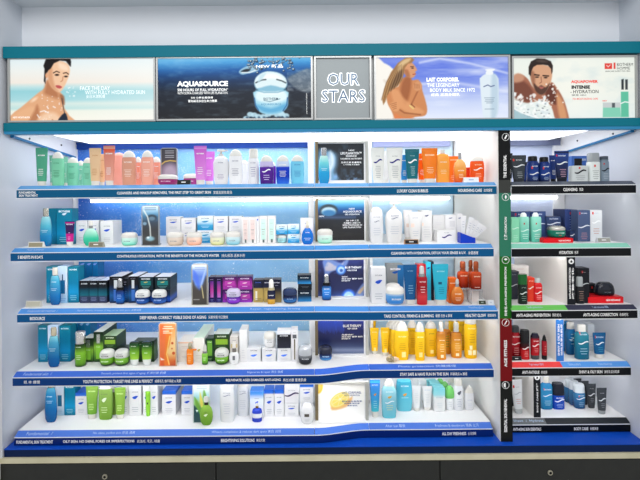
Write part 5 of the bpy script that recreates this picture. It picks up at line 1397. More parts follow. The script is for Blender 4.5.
for x0, x1, nm in ((208.6, 215.2, 'left'), (215.6, 222.3, 'right')):
    BOX(2, x0, x1, 277, 302.6, (60, 40, 100), f'slim dark purple carton printed with a magenta tube, {nm} one', None, .05, [('block', .2, .84, -.5, .5, M((170, 70, 160), .4, grad=[(0, (190, 110, 200)), (.4, (196, 70, 160)), (1, (90, 50, 140))])), ('brand', .9, .6, (180, 170, 200)), ('lines', .04, .14, 2, .5, (120, 130, 200))], [(0, (50, 44, 110)), (.3, (40, 30, 80)), (1, (32, 24, 56))])
pp = [('brand', .84, .6, (216, 206, 226)), ('block', .3, .66, -.7, .7, (176, 60, 160)), ('swoosh', .52, .35, (220, 190, 200), .1), ('lines', .18, .3, 1, .5, (220, 190, 220))]
for x0, x1, nm in ((222.6, 236.8, 'left'), (237.4, 252.2, 'right')):
    yb = shelf_y(2, (x0 + x1) / 2, 302.4) - .03
    BOX(2, x0, x1, 289.8, 302.4, (90, 34, 130), f'lower purple box, {nm} of the stacked pair', None, .05, pp, [(0, (150, 60, 190)), (.3, (130, 40, 150)), (1, (50, 26, 80))], group='stacked purple boxes')
    BOX(2, x0, x1, 276.6, 289.5, (90, 34, 130), f'upper purple box, {nm} of the stacked pair', yb, .05, pp, [(0, (150, 50, 150)), (.4, (150, 44, 140)), (1, (50, 26, 80))], lift=12.9, group='stacked purple boxes')
JAR(2, 225.4, 239.8, 290, 304.8, (110, 40, 190), 'violet jar with pale patterned lid', None, M((206, 200, 226), .3), .5, [(0, (30, 20, 110)), (.4, (150, 60, 220)), (1, (80, 40, 150))], ink=(210, 180, 240))
gg = [(0, (170, 150, 90)), (.2, (186, 160, 90)), (.6, (170, 146, 84)), (.66, (30, 34, 60)), (1, (28, 30, 50))]
BOX(2, 253.4, 263, 280, 302.4, (60, 60, 80), 'navy and gold carton with blue lettering', None, .05, [('brand', .88, .7, (70, 110, 220)), ('block', .1, .5, -.6, -.2, (222, 220, 210)), ('lines', .06, .2, 2, .7, (110, 100, 70))], gg)
BOX(2, 263.4, 271.6, 279.6, 302.4, (60, 60, 80), 'navy and gold carton behind the gold serum bottle', None, .05, [('brand', .86, .7, (200, 200, 210)), ('block', .14, .5, -.5, .2, (206, 180, 110))], gg)
BOX(2, 272, 281.2, 279.6, 302.4, (50, 48, 60), 'dark navy carton with dull gold base right of the gold serum', None, .05, [('brand', .86, .7, (200, 200, 210)), ('lines', .7, .78, 1, .5, (140, 140, 160))], [(0, (150, 132, 80)), (.3, (120, 104, 70)), (.5, (60, 54, 50)), (.66, (28, 30, 50)), (1, (28, 30, 50))])
prod('serum_bottle', 'gold and navy serum bottle with white cap', 'bottle', 2, 267, 275.2, 280, 304.4, seg_serum(M((40, 44, 70), .15, grad=[(0, (200, 150, 40)), (.3, (216, 170, 70)), (.4, (40, 44, 80)), (1, (26, 28, 50))], coat=.5), M((236, 234, 228), .3), M((200, 190, 150), .3, .6)), None, dr=.8, prints=[('brand', .36, .6, (230, 230, 230))])
JAR(2, 282.4, 297.2, 289.8, 304.2, (30, 60, 110), 'navy jar with dark lid beside the stacked navy boxes', None, M((46, 60, 96), .2), .42, [(0, (20, 24, 50)), (.35, (40, 110, 180)), (.7, (30, 44, 90)), (1, (20, 26, 50))], ink=(150, 190, 230))
ng = [(0, (50, 140, 200)), (.25, (36, 100, 150)), (.5, (20, 44, 66)), (1, (18, 26, 40))]
yb = shelf_y(2, 304, 301.8) - .03
BOX(2, 297.6, 311.6, 290.4, 301.8, (20, 40, 60), 'lowest of three stacked navy boxes by the partition', None, .05, [('brand', .76, .6, (220, 226, 232))], ng, group='stacked navy boxes')
BOX(2, 298, 312, 284.4, 290.2, (24, 28, 36), 'flat black middle box of the navy stack by the partition', yb, .05, [('lines', .3, .7, 2, .6, (90, 100, 110))], lift=11.7, group='stacked navy boxes')
BOX(2, 297.4, 311.4, 275.6, 284.2, (20, 40, 60), 'topmost of three stacked navy boxes by the partition', yb, .05, [('brand', .7, .6, (220, 226, 232))], ng, lift=17.8, group='stacked navy boxes')
prod('serum_bottle', 'blue serum bottle with silver capsule cap before the navy poster', 'bottle', 2, 322, 331.4, 274.4, 300.8, seg_serum(M((24, 80, 170), .12, grad=[(0, (14, 24, 60)), (.25, (30, 110, 200)), (.7, (60, 140, 220)), (1, (20, 40, 90))], coat=.6)), None, dr=.8, prints=[('brand', .44, .6, (210, 226, 240)), ('lines', .2, .34, 2, .6, (170, 206, 240))])

# ---------------- third shelf, right bay
SW(2, 371.4, 385.8, 267.4, 303.6, 'tall white carton with blue drop mark beside the navy poster')
BOX(2, 387, 404, 271, 303.6, (130, 134, 136), 'grey and blue carton behind the pale blue jars', .155, .05, [('brand', .86, .6, (226, 228, 230)), ('block', .1, .98, .25, 1.0, (40, 110, 170)), ('swoosh', .78, .4, (30, 80, 160), .08)])
JAR(2, 387, 402, 284, 300, (90, 160, 220), 'white lidded blue jar set behind the front one', .087, M((240, 238, 232), .3), .4, [(0, (60, 140, 210)), (1, (170, 206, 232))], ink=(220, 230, 240))
JAR(2, 387, 406.2, 288, 305.4, (80, 150, 220), 'large pale blue jar with white lid in front on the third shelf', .005, M((240, 238, 232), .3), .38, [(0, (150, 190, 226)), (.2, (50, 130, 210)), (.8, (90, 160, 220)), (1, (190, 214, 236))], ink=(220, 230, 240))
TUBE_(2, 404, 417.8, 265, 304.6, (16, 86, 142), 'dark blue tube with white cap on the third shelf', None, prints=[('brand', .84, .5, (140, 190, 220)), ('lines', .26, .5, 4, .5, (130, 180, 210))])
prod('spray_bottle', 'red serum bottle with silver pump', 'bottle', 2, 417.6, 428.2, 266.4, 305, [('body', M((176, 16, 30), .12, grad=[(0, (196, 24, 40)), (.3, (216, 60, 66)), (.6, (150, 10, 24)), (1, (170, 20, 34))], coat=.6), [(0, .92), (.02, 1), (.68, 1), (.72, .9)], 2.6), ('collar', SILVER, [(.722, .6), (.8, .6)], 2), ('pump_cap', M((226, 226, 226), .15, .5), [(.801, .5), (.96, .46), (1, .3)], 2)], None, dr=.8, prints=[('brand', .6, .6, (240, 210, 214)), ('lines', .3, .5, 3, .5, (240, 190, 196))])
BOX(2, 417.4, 426, 266, 302, (190, 30, 40), 'red carton behind the red serum bottle', .09, .04, [])
BOX(2, 426.2, 431, 264.6, 302.6, (60, 180, 210), 'light blue carton edge behind the cyan tube', .09, .05, [('swoosh', .86, .7, (30, 50, 130), .05)])
BOX(2, 431.2, 434, 264, 302.6, (40, 34, 46), 'thin dark carton edge left of the cyan tube', .09, .05, [])
TUBE_(2, 433.4, 449.8, 264.4, 304.6, (46, 178, 206), 'large cyan tube with white cap on the third shelf', None, prints=[('brand', .82, .5, (150, 220, 232)), ('block', .5, .56, -.4, .1, (30, 90, 120)), ('lines', .26, .44, 4, .5, (30, 120, 150))])
BOX(2, 449, 457.4, 278, 303, (232, 108, 36), 'orange carton behind the amber drop bottle', None, .04, [('brand', .8, .7, (250, 220, 190))])
prod('drop_bottle', 'amber orange teardrop bottle with silver neck', 'bottle', 2, 451.4, 465.2, 279, 304.6, seg_drop(M((206, 100, 30), .12, grad=[(0, (170, 70, 16)), (.5, (214, 110, 36)), (1, (226, 140, 60))], coat=.6), M((214, 216, 214), .25, .5)), None, dr=.5, prints=[('brand', .42, .5, (250, 226, 190)), ('lines', .14, .3, 3, .5, (250, 216, 180))])
# clear risers with amber sprays on top
def riser(x0, x1, top, base, label, d):
    cx = (x0 + x1) / 2; y = yfront(2, cx) + .03 + d; s = K * (D + y) / D
    w, h = (x1 - x0) * s / 2, (base - top) * s
    rt = empty('display_riser', (P(cx, base, y)[0], y + .02, ZS[2] + .0006), label, 'riser', 'clear risers')
    mm = M((240, 242, 244), .08, trans=.75)
    bxo('riser_top', -w, w, -.02, .02, h - .004, h, mm, rt)
    bxo('riser_side', -w, -w + .003, -.02, .02, 0, h - .0041, mm, rt)
    bxo('riser_side', w - .003, w, -.02, .02, 0, h - .0041, mm, rt)
    bxo('riser_back', -w + .0031, w - .0031, .017, .02, 0, h - .0041, M((236, 226, 222), .3), rt)
riser(457.6, 470.4, 290, 303, 'clear riser under the left red brown spray', .065)
riser(471.2, 483, 290.4, 304.6, 'clear riser under the right red brown spray', .02)
rb = M((150, 40, 14), .12, grad=[(0, (120, 24, 12)), (.4, (170, 46, 16)), (1, (190, 70, 24))], coat=.6)
rh = M((150, 70, 36), .25, coat=.4)
prod('spray_bottle', 'red brown spray bottle on a riser, left one', 'bottle', 2, 458.4, 469.8, 263.4, 289.8, seg_spray(rb, rh, .62), .07, dr=.7, lift=13.1, prints=[('brand', .46, .6, (236, 200, 170))], group='red brown spray bottles')
prod('spray_bottle', 'red brown spray bottle on a riser, right one', 'bottle', 2, 472, 482.6, 262.6, 290.2, seg_spray(rb, rh, .62), .025, dr=.7, lift=14.3, prints=[('brand', .46, .6, (236, 200, 170)), ('lines', .04, .1, 1, .7, (230, 190, 170))], group='red brown spray bottles')
prod('spray_bottle', 'tall red brown spray bottle hidden behind the right one', 'bottle', 2, 467.5, 476, 264, 301.5, seg_spray(rb, rh, .7), .13, dr=.7, prints=[])
tagcard(2, 478.6, 486.4, 299.6, 304.6, (56, 64, 52), 'dark green tag at the right of the third shelf', .0, (220, 220, 220), (150, 160, 150))
tagcard(2, 488, 494.2, 299.4, 304.2, (214, 220, 226), 'pale clear tag at the right end of the third shelf', .0, (219, 221, 223), (180, 190, 200))

# ---------------- third shelf, men's bay
BOX(2, 512.4, 529, 269.6, 300, (232, 228, 226), 'white carton behind the dark green topped bottle', .16, .05, [('lines', .86, .92, 1, .6, (210, 190, 180))])
BOX(2, 509, 519.2, 273.6, 301.6, (56, 62, 74), 'dark grey carton with white wave beside the banded divider', .10, .04, [('wave', .5, .9, (200, 206, 212), .04), ('brand', .88, .5, (150, 156, 166))])
prod('serum_bottle', 'black bottle with glossy dark green top', 'bottle', 2, 519.6, 528.4, 274, 303.8, [('body', M((26, 40, 34), .2, coat=.4), [(0, .94), (.02, 1), (.66, 1)], 3), ('cap', M((20, 96, 40), .15, coat=.6), [(.665, 1), (.97, .98), (1, .9)], 3)], None, dr=.8, prints=[('wave', .38, .8, (214, 222, 218), .04), ('lines', .1, .3, 3, .6, (120, 140, 130)), ('brand', .56, .6, (160, 180, 170))])
BOX(2, 528, 534.6, 277, 301, (226, 62, 40), 'red orange carton beside the red gel bottle', None, .04, [('wave', .58, .9, (246, 226, 216), .05), ('brand', .86, .7, (250, 200, 180))])
prod('gel_bottle', 'red rounded gel bottle with translucent cap', 'bottle', 2, 534.6, 543.4, 277.6, 301.4, seg_bottle(M((216, 30, 36), .2, coat=.4), M((190, 196, 196), .25), .2, .6), None, dr=.7, prints=[('wave', .4, .8, (246, 226, 226), .05), ('brand', .6, .6, (246, 200, 200)), ('lines', .1, .3, 3, .6, (246, 180, 180))])
BOX(2, 578.6, 589.4, 267, 302, (26, 28, 34), 'tall black carton right of the black divider', None, .05, [('block', .86, .92, -.4, -.2, (200, 40, 40)), ('brand', .88, .4, (150, 156, 160)), ('wave', .54, .9, (190, 196, 200), .03)])
prod('serum_bottle', 'black pump bottle with clear silver head', 'bottle', 2, 577.2, 585.6, 276, 302.8, [('body', M((28, 30, 34), .2, coat=.4), [(0, .94), (.02, 1), (.6, 1), (.64, .9)], 3), ('clear_cap', M((176, 182, 184), .12, .4), [(.642, .76), (.96, .74), (1, .6)], 2.4)], None, dr=.8, prints=[('lines', .1, .5, 5, .6, (150, 120, 110))])
BOX(2, 589.6, 598.4, 288, 302.4, (28, 30, 34), 'small black box left of the domed black jar', .10, .04, [('block', .7, .84, -.6, -.3, (200, 40, 40))])
tray(2, 588.2, 623.4, 297, 303.4, 'red tray under the domed black jar', .07, .02)
prod('domed_jar', 'glossy black domed jar on the red tray', 'jar', 2, 598, 617.8, 284, 296.8, [('body', M((18, 22, 32), .15, coat=.6), [(0, .86), (.06, .96), (.25, 1.0), (.45, .98)], 2.4), ('domed_lid', M((24, 28, 40), .12, coat=.8), [(.455, .97), (.7, .9), (.9, .72), (1, .5)], 2.4)], .03, dr=.6, lift=6.5, prints=[('brand', .28, .4, (110, 116, 126))])

# ---------------- fourth shelf, left bay
splitbox(3, 38, 47.6, 58, 324, 360.4, 'teal carton behind the left essence bottle, fourth shelf', 'pale carton printed with a bottle, fourth shelf')
tbox(3, 59.4, 70.4, 324.4, 360.4, 'teal carton right of the pale printed carton, fourth shelf')
prod('lotion_bottle', 'deep blue essence bottle with gold tinted cap on the fourth shelf', 'bottle', 3, 46, 58.2, 326.8, 366.2, seg_lotion(M((16, 100, 170), .12, grad=[(0, (6, 76, 140)), (.3, (10, 96, 160)), (.8, (60, 150, 186)), (1, (120, 186, 200))], coat=.6), M((206, 196, 170), .2, .7)), None, prints=[('lines', .4, .5, 2, .6, (170, 210, 226))])
for i, (x0, x1, nm) in enumerate(((71, 78.4, 'left'), (78.8, 84.8, 'middle'), (85.2, 90.6, 'right'))):
    BOX(3, x0, x1, 339.6, 357, (14, 80, 110), f'lower teal carton, {nm}, behind the green serums', .2, .06, [], group='blue cartons stacked at the back of the fourth shelf')
    BOX(3, x0, x1, 321.6, 339.3, (18, 110, 160), f'blue carton with pale drop showing above the green serums, {nm} one', .2, .06, [('swoosh', .7, .7, (120, 170, 220), .14)], lift=17.6, lidm=M((60, 130, 210), .4), group='blue cartons stacked at the back of the fourth shelf')
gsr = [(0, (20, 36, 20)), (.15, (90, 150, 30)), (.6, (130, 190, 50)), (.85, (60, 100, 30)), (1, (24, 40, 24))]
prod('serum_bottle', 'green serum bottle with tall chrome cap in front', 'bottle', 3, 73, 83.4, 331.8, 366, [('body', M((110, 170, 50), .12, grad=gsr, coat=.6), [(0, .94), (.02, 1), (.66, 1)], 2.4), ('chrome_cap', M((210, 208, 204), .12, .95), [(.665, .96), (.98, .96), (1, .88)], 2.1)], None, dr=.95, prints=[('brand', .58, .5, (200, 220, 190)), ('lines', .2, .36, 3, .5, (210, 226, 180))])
grb = [(0, (30, 60, 34)), (.2, (80, 130, 50)), (.5, (130, 180, 60)), (.7, (40, 70, 36)), (1, (22, 40, 28))]
def pumpbox(x0, x1, top, base, label, dep=.06):
    BOX(3, x0, x1, top, base, (50, 80, 40), label, None, dep, [('block', .62, .92, -.36, .36, M((200, 204, 200), .2, .8)), ('block', .1, .56, -.5, .5, M((130, 190, 60), .3)), ('brand', .5, .4, (210, 226, 190))], grb, lidm=M((206, 212, 206), .4))
pumpbox(83.6, 93, 337, 361, 'short green carton printed with a chrome pump')
pumpbox(93.6, 103, 331, 361, 'tall green carton printed with a chrome pump', .14)
GB = 'stacked green boxes behind the green jars'
yb = shelf_y(3, 110, 361) - .03
gbp = [('brand', .84, .6, (210, 220, 200)), ('block', .3, .66, -.8, .8, (130, 170, 50)), ('lines', .08, .22, 2, .6, (120, 160, 110))]
BOX(3, 103.4, 116.8, 347, 361, (30, 44, 36), 'lower dark green box behind the green jars', None, .10, [('lines', .5, .8, 2, .6, (90, 120, 90))], group=GB)
BOX(3, 103.2, 116.6, 335, 346.8, (40, 66, 36), 'upper dark green box with light green label above the green jars', yb, .10, gbp, lift=14.1, group=GB, lidm=M((160, 190, 150), .4))
BOX(3, 117, 128, 348.4, 361, (30, 44, 36), 'low dark green box between the green jars and green tubes', None, .06, [('lines', .5, .8, 2, .6, (60, 80, 64))], group=GB)
for x0, x1, nm in ((97, 111.6, 'left'), (112, 126.6, 'right')):
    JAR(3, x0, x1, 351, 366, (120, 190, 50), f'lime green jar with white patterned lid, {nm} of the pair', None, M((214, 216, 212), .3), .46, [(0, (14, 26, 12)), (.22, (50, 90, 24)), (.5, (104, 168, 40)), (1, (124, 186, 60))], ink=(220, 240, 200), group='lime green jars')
clr = M((226, 230, 230), .12, coat=.5)
for x0, x1, nm in ((128.4, 138.4, 'left'), (140.6, 151, 'right')):
    prod('squeeze_tube', f'green gradient tube with clear rounded base, {nm} of the pair', 'tube', 3, x0, x1, 342, 365.4, [('cap', clr, [(0, .5), (.03, .66), (.12, .78), (.26, .84)]), ('body', M((110, 180, 60), .2, grad=[(0, (160, 210, 70)), (.4, (120, 180, 50)), (.8, (30, 80, 36)), (1, (20, 40, 26))], coat=.4), [(.265, .88), (.6, .98), (.9, 1), (.97, .92), (1, .7)], 2.6)], None, dr=.6, prints=[('brand', .84, .5, (190, 210, 180)), ('lines', .5, .6, 1, .5, (210, 230, 190))], group='green tubes with clear bases')
BOX(3, 133.6, 154, 340.6, 361.4, (36, 66, 40), 'wide dark green carton behind the green tubes', None, .05, [('lines', .8, .9, 1, .7, (120, 150, 120))], [(0, (30, 60, 36)), (.5, (70, 110, 50)), (1, (26, 44, 32))])
def paint4(p):
    p.vgrad([(0, (232, 120, 60)), (.2, (240, 170, 100)), (.45, (244, 210, 150)), (.7, (240, 200, 130)), (.9, (210, 100, 40)), (1, (180, 70, 30))])
    p.poly([(159, 322), (164, 324), (167, 336), (166, 350), (163, 366), (159, 366)], (226, 90, 40), 1.5, .8)
    p.poly([(166, 334), (171, 330), (170, 344), (167, 352), (170, 366), (164, 366), (165, 350)], (232, 120, 30), .8, .9)
    p.line([(170, 336), (168, 346), (166.6, 354), (169, 364)], 1.0, (250, 214, 120), .5)
    for x, y_, r_ in ((172.4, 343, 1.2), (173.6, 353, 1.5), (172, 348.4, .7), (174.4, 361, .8)): p.ell(x, y_, r_, r_, (204, 80, 24), .4)
    for yy, a, b in ((326.4, 164, 172), (328.4, 163, 173.4), (331, 163.4, 169), (332.8, 163.4, 172)): p.line([(a, yy), (b, yy)], .9, (252, 240, 220), .3, .9)
    p.poly([(160, 357), (164.6, 359.6), (160.6, 360)], (246, 236, 226), .4)
card(3, 158.6, 176.6, 322.6, 366, paint4, 'orange card display with a splash of golden oil', None, (190, 170, 150))
cream = (236, 230, 222)
yb = shelf_y(3, 185, 361.4) - .03
BOX(3, 178, 192.6, 351.6, 361.4, cream, 'lower cream box beside the orange card display', None, .10, [('lines', .4, .6, 2, .6, (200, 196, 190))])
BOX(3, 178, 192.6, 341.4, 351.4, cream, 'upper cream box beside the orange card display', yb, .10, [('lines', .3, .6, 2, .6, (200, 190, 180)), ('block', .84, .98, -1, 1, (240, 200, 170))], lift=9.9)
r = prod('pump_bottle', 'small orange pump bottle with an orange side spout', 'bottle', 3, 186, 192.8, 343.4, 364.6, [('body', M((240, 130, 30), .15, coat=.5), [(0, .9), (.03, 1), (.64, 1), (.7, .86)], 2.6), ('collar', GOLD, [(.701, .5), (.84, .5)], 2), ('pump_head', M((190, 184, 160), .25, .4), [(.841, .56), (.96, .5), (1, .4)], 2)], None, dr=.8, prints=[('brand', .5, .6, (250, 220, 180)), ('lines', .1, .4, 4, .5, (250, 200, 140))])
v, f = box(0, r['_w'] * .95, -.004, .004, r['_h'] * .64, r['_h'] * .70)
obj('pump_spout', v, f, M((240, 130, 30), .15, coat=.5), r)
BOX(3, 193, 204.6, 337.8, 361.4, (234, 234, 228), 'cream carton with pale green lid stretching back', None, .2, [('swoosh', .5, .3, (190, 180, 110), .1), ('lines', .1, .3, 2, .6, (214, 212, 200))], lidm=M((206, 226, 206), .4))
prod('serum_bottle', 'tiny green bottle with white cap between cartons', 'bottle', 3, 201.4, 207.4, 345, 364.8, seg_serum(M((110, 180, 50), .12, grad=[(0, (30, 60, 30)), (.3, (100, 180, 40)), (1, (140, 200, 80))], coat=.5), m_cap, SILVER), None, dr=.8, prints=[('lines', .2, .4, 2, .5, (220, 240, 190))])
BOX(3, 205.8, 213.6, 338.4, 361.4, (50, 110, 50), 'dark green carton printed with a green tube', None, .05, [('block', .25, .9, -.6, .6, M((110, 170, 60), .4)), ('brand', .84, .5, (226, 236, 216)), ('lines', .04, .16, 2, .6, (150, 190, 140))], [(0, (26, 50, 36)), (.3, (40, 80, 44)), (1, (24, 50, 36))])
yb = shelf_y(3, 221, 361.4) - .03
BOX(3, 214, 229.2, 349, 361.4, (30, 44, 34), 'lower dark green box behind the single lime jar', None, .08, [], group=GB)
BOX(3, 214, 229.2, 334, 348.8, (40, 66, 36), 'upper dark green box above the single lime jar', yb, .08, gbp, lift=12.5, group=GB, lidm=M((196, 206, 200), .4))
JAR(3, 213.4, 227.8, 351, 365.4, (120, 190, 50), 'single lime green jar with white patterned lid', None, M((214, 216, 212), .3), .46, [(0, (14, 26, 12)), (.22, (50, 90, 24)), (.5, (104, 168, 40)), (1, (124, 186, 60))], ink=(220, 240, 200))
BOX(3, 230, 238.4, 336.6, 361.4, (206, 202, 196), 'grey white carton behind the small white drop bottle', None, .05, [('block', .55, .7, -.8, .8, (196, 176, 130)), ('swoosh', .64, .4, (40, 90, 180), .05), ('lines', .8, .9, 1, .6, (150, 150, 156))])
prod('drop_bottle', 'small white rounded bottle with silver neck', 'bottle', 3, 228.6, 238.8, 343, 364.6, [('body', M((228, 229, 230), .2, coat=.3), [(0, .8), (.03, .92), (.2, 1), (.45, .98), (.54, .7)], 2.4), ('collar', M((150, 146, 140), .25, .7), [(.541, .4), (.72, .38)], 2), ('cap', m_cap, [(.721, .36), (.95, .32), (1, .2)], 2)], None, dr=.6, prints=[('block', .2, .4, -.25, .25, (110, 112, 116)), ('lines', .08, .16, 1, .4, (170, 170, 174))])
BOX(3, 239.4, 246.8, 330, 362, (223, 223, 224), 'tall slim white carton beside the stacked white boxes', None, .08, [('lines', .1, .4, 4, .5, (206, 206, 212))])
G4 = 'silver white boxes with blue swoosh on the fourth shelf'
def swr(x0, x1, label, top=348.6):
    BOX(3, x0, x1, top, 361.6, (219, 220, 223), label, None, .05, [('brand', .84, .6, (110, 112, 126)), ('swoosh', .5, .5, (70, 120, 230), .16), ('lines', .1, .26, 2, .6, (196, 198, 206))], group=G4)
swr(246.8, 260.8, 'low white box with blue swoosh, leftmost of three')
swr(262, 275.8, 'low white box with blue swoosh under the white jar')
swr(277.4, 290.8, 'low white box with blue swoosh under the black box')
yb = shelf_y(3, 269, 361.6) - .03
JAR(3, 263, 275.6, 333, 347.6, (230, 231, 232), 'white jar with grey band on top of a white box', yb + .002, m_cap, .4, lift=13.2, prints=[('lines', .5, .58, 1, .6, (120, 116, 110)), ('brand', .4, .5, (90, 90, 94)), ('lines', .16, .26, 1, .4, (190, 190, 196))])
BOX(3, 277, 290.8, 330.4, 347.6, (40, 42, 52), 'black fronted box with a white lid on top of a white box', yb, .05, [('brand', .72, .6, (200, 204, 210))], [(0, (46, 48, 60)), (.78, (30, 30, 36)), (.82, (214, 216, 222)), (1, (226, 228, 232))], lift=13.2, lidm=M((223, 224, 228), .4))
BOX(3, 291.2, 298, 329.6, 361.6, (216, 216, 220), 'tall silver carton with a slim wand print', None, .05, [('block', .06, .7, -.2, .2, M((170, 160, 140), .25, .7)), ('block', .72, .84, -.6, .6, (90, 92, 100)), ('brand', .9, .5, (140, 140, 150))])
JAR(3, 298, 312.4, 347.6, 365.6, (34, 36, 44), 'black jar with clear domed silver lid by the partition', None, M((196, 200, 206), .1, .3), .5, [(0, (20, 20, 28)), (.6, (40, 42, 52)), (1, (120, 124, 130))], ink=(190, 194, 200))
JAR(3, 319, 332.6, 344.2, 358, (30, 60, 120), 'dark navy blue round jar before the deep blue poster', .072, M((36, 40, 60), .12, coat=.6), .5, [(0, (170, 196, 220)), (.25, (50, 130, 200)), (.6, (40, 70, 130)), (1, (24, 28, 60))], ink=(170, 206, 240))

# ---------------- fourth shelf, right bay
yel = (246, 196, 26)
ygr = [(0, (246, 190, 20)), (1, (250, 204, 40))]
yp = [('brand', .84, .6, (250, 232, 160)), ('lines', .34, .6, 4, .55, (206, 150, 20)), ('block', .12, .26, -.3, .4, (250, 226, 140))]
G5 = 'yellow sun care on the fourth shelf'
TUBE_(3, 370.4, 379.2, 328.4, 354.4, yel, 'yellow sun tube, left of the pair beside the poster', None, prints=yp, grad=ygr, group=G5)
TUBE_(3, 381, 389.8, 328, 356, yel, 'yellow sun tube, right of the pair', None, prints=yp, grad=ygr, group=G5)
TUBE_(3, 369.6, 376.4, 321.5, 350, yel, 'taller yellow tube set back behind the left sun tube', .2, prints=[], group=G5)
for i, (x0, x1, t_, b_, nm) in enumerate(((395.2, 409.8, 322, 360.4, 'wide yellow bottle with white dome cap, front of a receding row'), (391.4, 405, 321.6, 357.2, 'wide yellow dome bottle, second in the receding row'), (388.4, 401.2, 321.2, 354.4, 'wide yellow dome bottle, third in the receding row'), (385.8, 398, 321, 352, 'wide yellow dome bottle, last in the receding row'))):
    DOME(3, x0, x1, t_, b_, yel, nm, None, cz=.24, prints=[('brand', .62, .55, (250, 232, 160)), ('lines', .26, .46, 4, .5, (206, 150, 20)), ('block', .08, .22, -.1, .5, (250, 230, 150))] if i == 0 else [], grad=ygr, group=G5, sq=.92)
DOME(3, 407.5, 418, 320.6, 354.6, yel, 'yellow dome bottle set back between wide and narrow ones', None, cz=.22, prints=[('brand', .7, .55, (120, 90, 20)), ('lines', .2, .5, 5, .5, (206, 150, 20))], grad=ygr, group=G5)
DOME(3, 415.4, 425.6, 322.4, 360.8, yel, 'narrow yellow bottle with tall white dome cap', None, cz=.25, prints=[('brand', .62, .6, (250, 232, 160)), ('lines', .3, .5, 4, .5, (206, 150, 20)), ('block', .1, .22, -.3, .4, (250, 230, 150))], grad=ygr, group=G5)
DOME(3, 425.2, 438.2, 321.6, 356.8, yel, 'broad yellow dome bottle left of the amber sprays', None, cz=.2, prints=[('brand', .66, .5, (110, 80, 20)), ('lines', .3, .5, 4, .5, (206, 150, 20)), ('block', .1, .2, -.2, .3, (250, 230, 150))], grad=ygr, group=G5)
amb = M((206, 130, 20), .1, grad=[(0, (226, 140, 24)), (.5, (234, 166, 50)), (.85, (206, 130, 40)), (1, (186, 118, 40))], coat=.6)
sp = [('brand', .52, .55, (246, 226, 180)), ('lines', .2, .44, 4, .5, (240, 210, 150)), ('block', .06, .14, -.3, .3, (246, 230, 190))]
prod('spray_bottle', 'amber sun oil spray with white head, left one in front', 'bottle', 3, 437.4, 447, 322, 359.8, seg_spray(amb, m_cap, .74), None, dr=.75, prints=sp, group='amber sun sprays')
prod('spray_bottle', 'amber sun oil spray with white head, right one', 'bottle', 3, 452, 462.8, 322.4, 357.8, seg_spray(amb, m_cap, .72), None, dr=.75, prints=sp, group='amber sun sprays')
prod('spray_bottle', 'amber sun spray set back between the two front sprays', 'bottle', 3, 443.6, 451.4, 321.6, 354, seg_spray(amb, m_cap, .76), None, dr=.75, prints=[('lines', .2, .6, 5, .5, (120, 140, 30))], group='amber sun sprays')
prod('spray_can', 'yellow sun can behind the right amber spray, left one', 'can', 3, 449.4, 458, 321, 351.6, seg_can(M(yel, .25, grad=ygr), m_cap, .1), .17, dr=.9, prints=[], group=G5)
prod('spray_can', 'yellow sun can behind the right amber spray, right one', 'can', 3, 458.2, 466.4, 321, 353, seg_can(M(yel, .25, grad=ygr), m_cap, .1), .15, dr=.9, prints=[('brand', .8, .6, (110, 80, 20)), ('lines', .2, .5, 4, .5, (206, 150, 20))], group=G5)
prod('spray_can', 'large yellow sun spray can with white cap, rightmost', 'can', 3, 466, 478.6, 319.6, 358.4, seg_can(M(yel, .25, grad=ygr), m_cap, .12, .9), None, dr=.9, prints=[('brand', .78, .6, (250, 230, 150)), ('lines', .4, .66, 4, .5, (206, 150, 20)), ('block', .24, .34, -.4, .0, (252, 240, 190)), ('block', .1, .22, -.6, -.1, (252, 240, 190)), ('block', .1, .22, .05, .6, (252, 240, 190))], group=G5)
# sea shell
y = shelf_y(3, 393.4, 363.6)
s = K * (D + y) / D
sh = empty('sea_shell', (P(393.4, 363, y)[0], y + .014, ZS[3] + .0006), 'brown and cream ridged sea shell lying on the sun care shelf', 'shell')
def shell_mesh(part):
    V, F = [], []
    nu, nv = 26, 14
    for i in range(nu + 1):
        t = i / nu
        a = -1 + 2 * t
        r = (math.sin(math.pi * min(1, .06 + t * .92)) ** .6) * .0135 * (1 - .35 * t)
        for j in range(nv):
            b = 2 * math.pi * j / nv
            rr = r * (1 + .13 * math.cos(5 * b + t * 16) + .10 * math.sin(t * 36))
            V.append((a * .027, math.cos(b) * rr * 1.0, max(0, .0118 + math.sin(b) * rr)))
    lo, hi = (0, 15) if part == 0 else (15, nu)
    for i in range(lo, hi):
        for j in range(nv):
            k = (j + 1) % nv
            F.append((i * nv + j, i * nv + k, (i + 1) * nv + k, (i + 1) * nv + j))
    if part == 0: F.append(tuple(reversed(range(nv))))
    else: F.append(tuple(range(nu * nv, nu * nv + nv)))
    used = sorted(set(k for q in F for k in q)); mp = {k: i for i, k in enumerate(used)}
    return [V[k] for k in used], [tuple(mp[k] for k in q) for q in F]
obj('shell_body', *shell_mesh(0), noise_mat('shell_brown', (84, 62, 34), (206, 190, 150), 120, .4), sh, True, 80)
obj('shell_mouth', *shell_mesh(1), noise_mat('shell_cream', (196, 160, 130), (240, 230, 214), 90, .35), sh, True, 80)

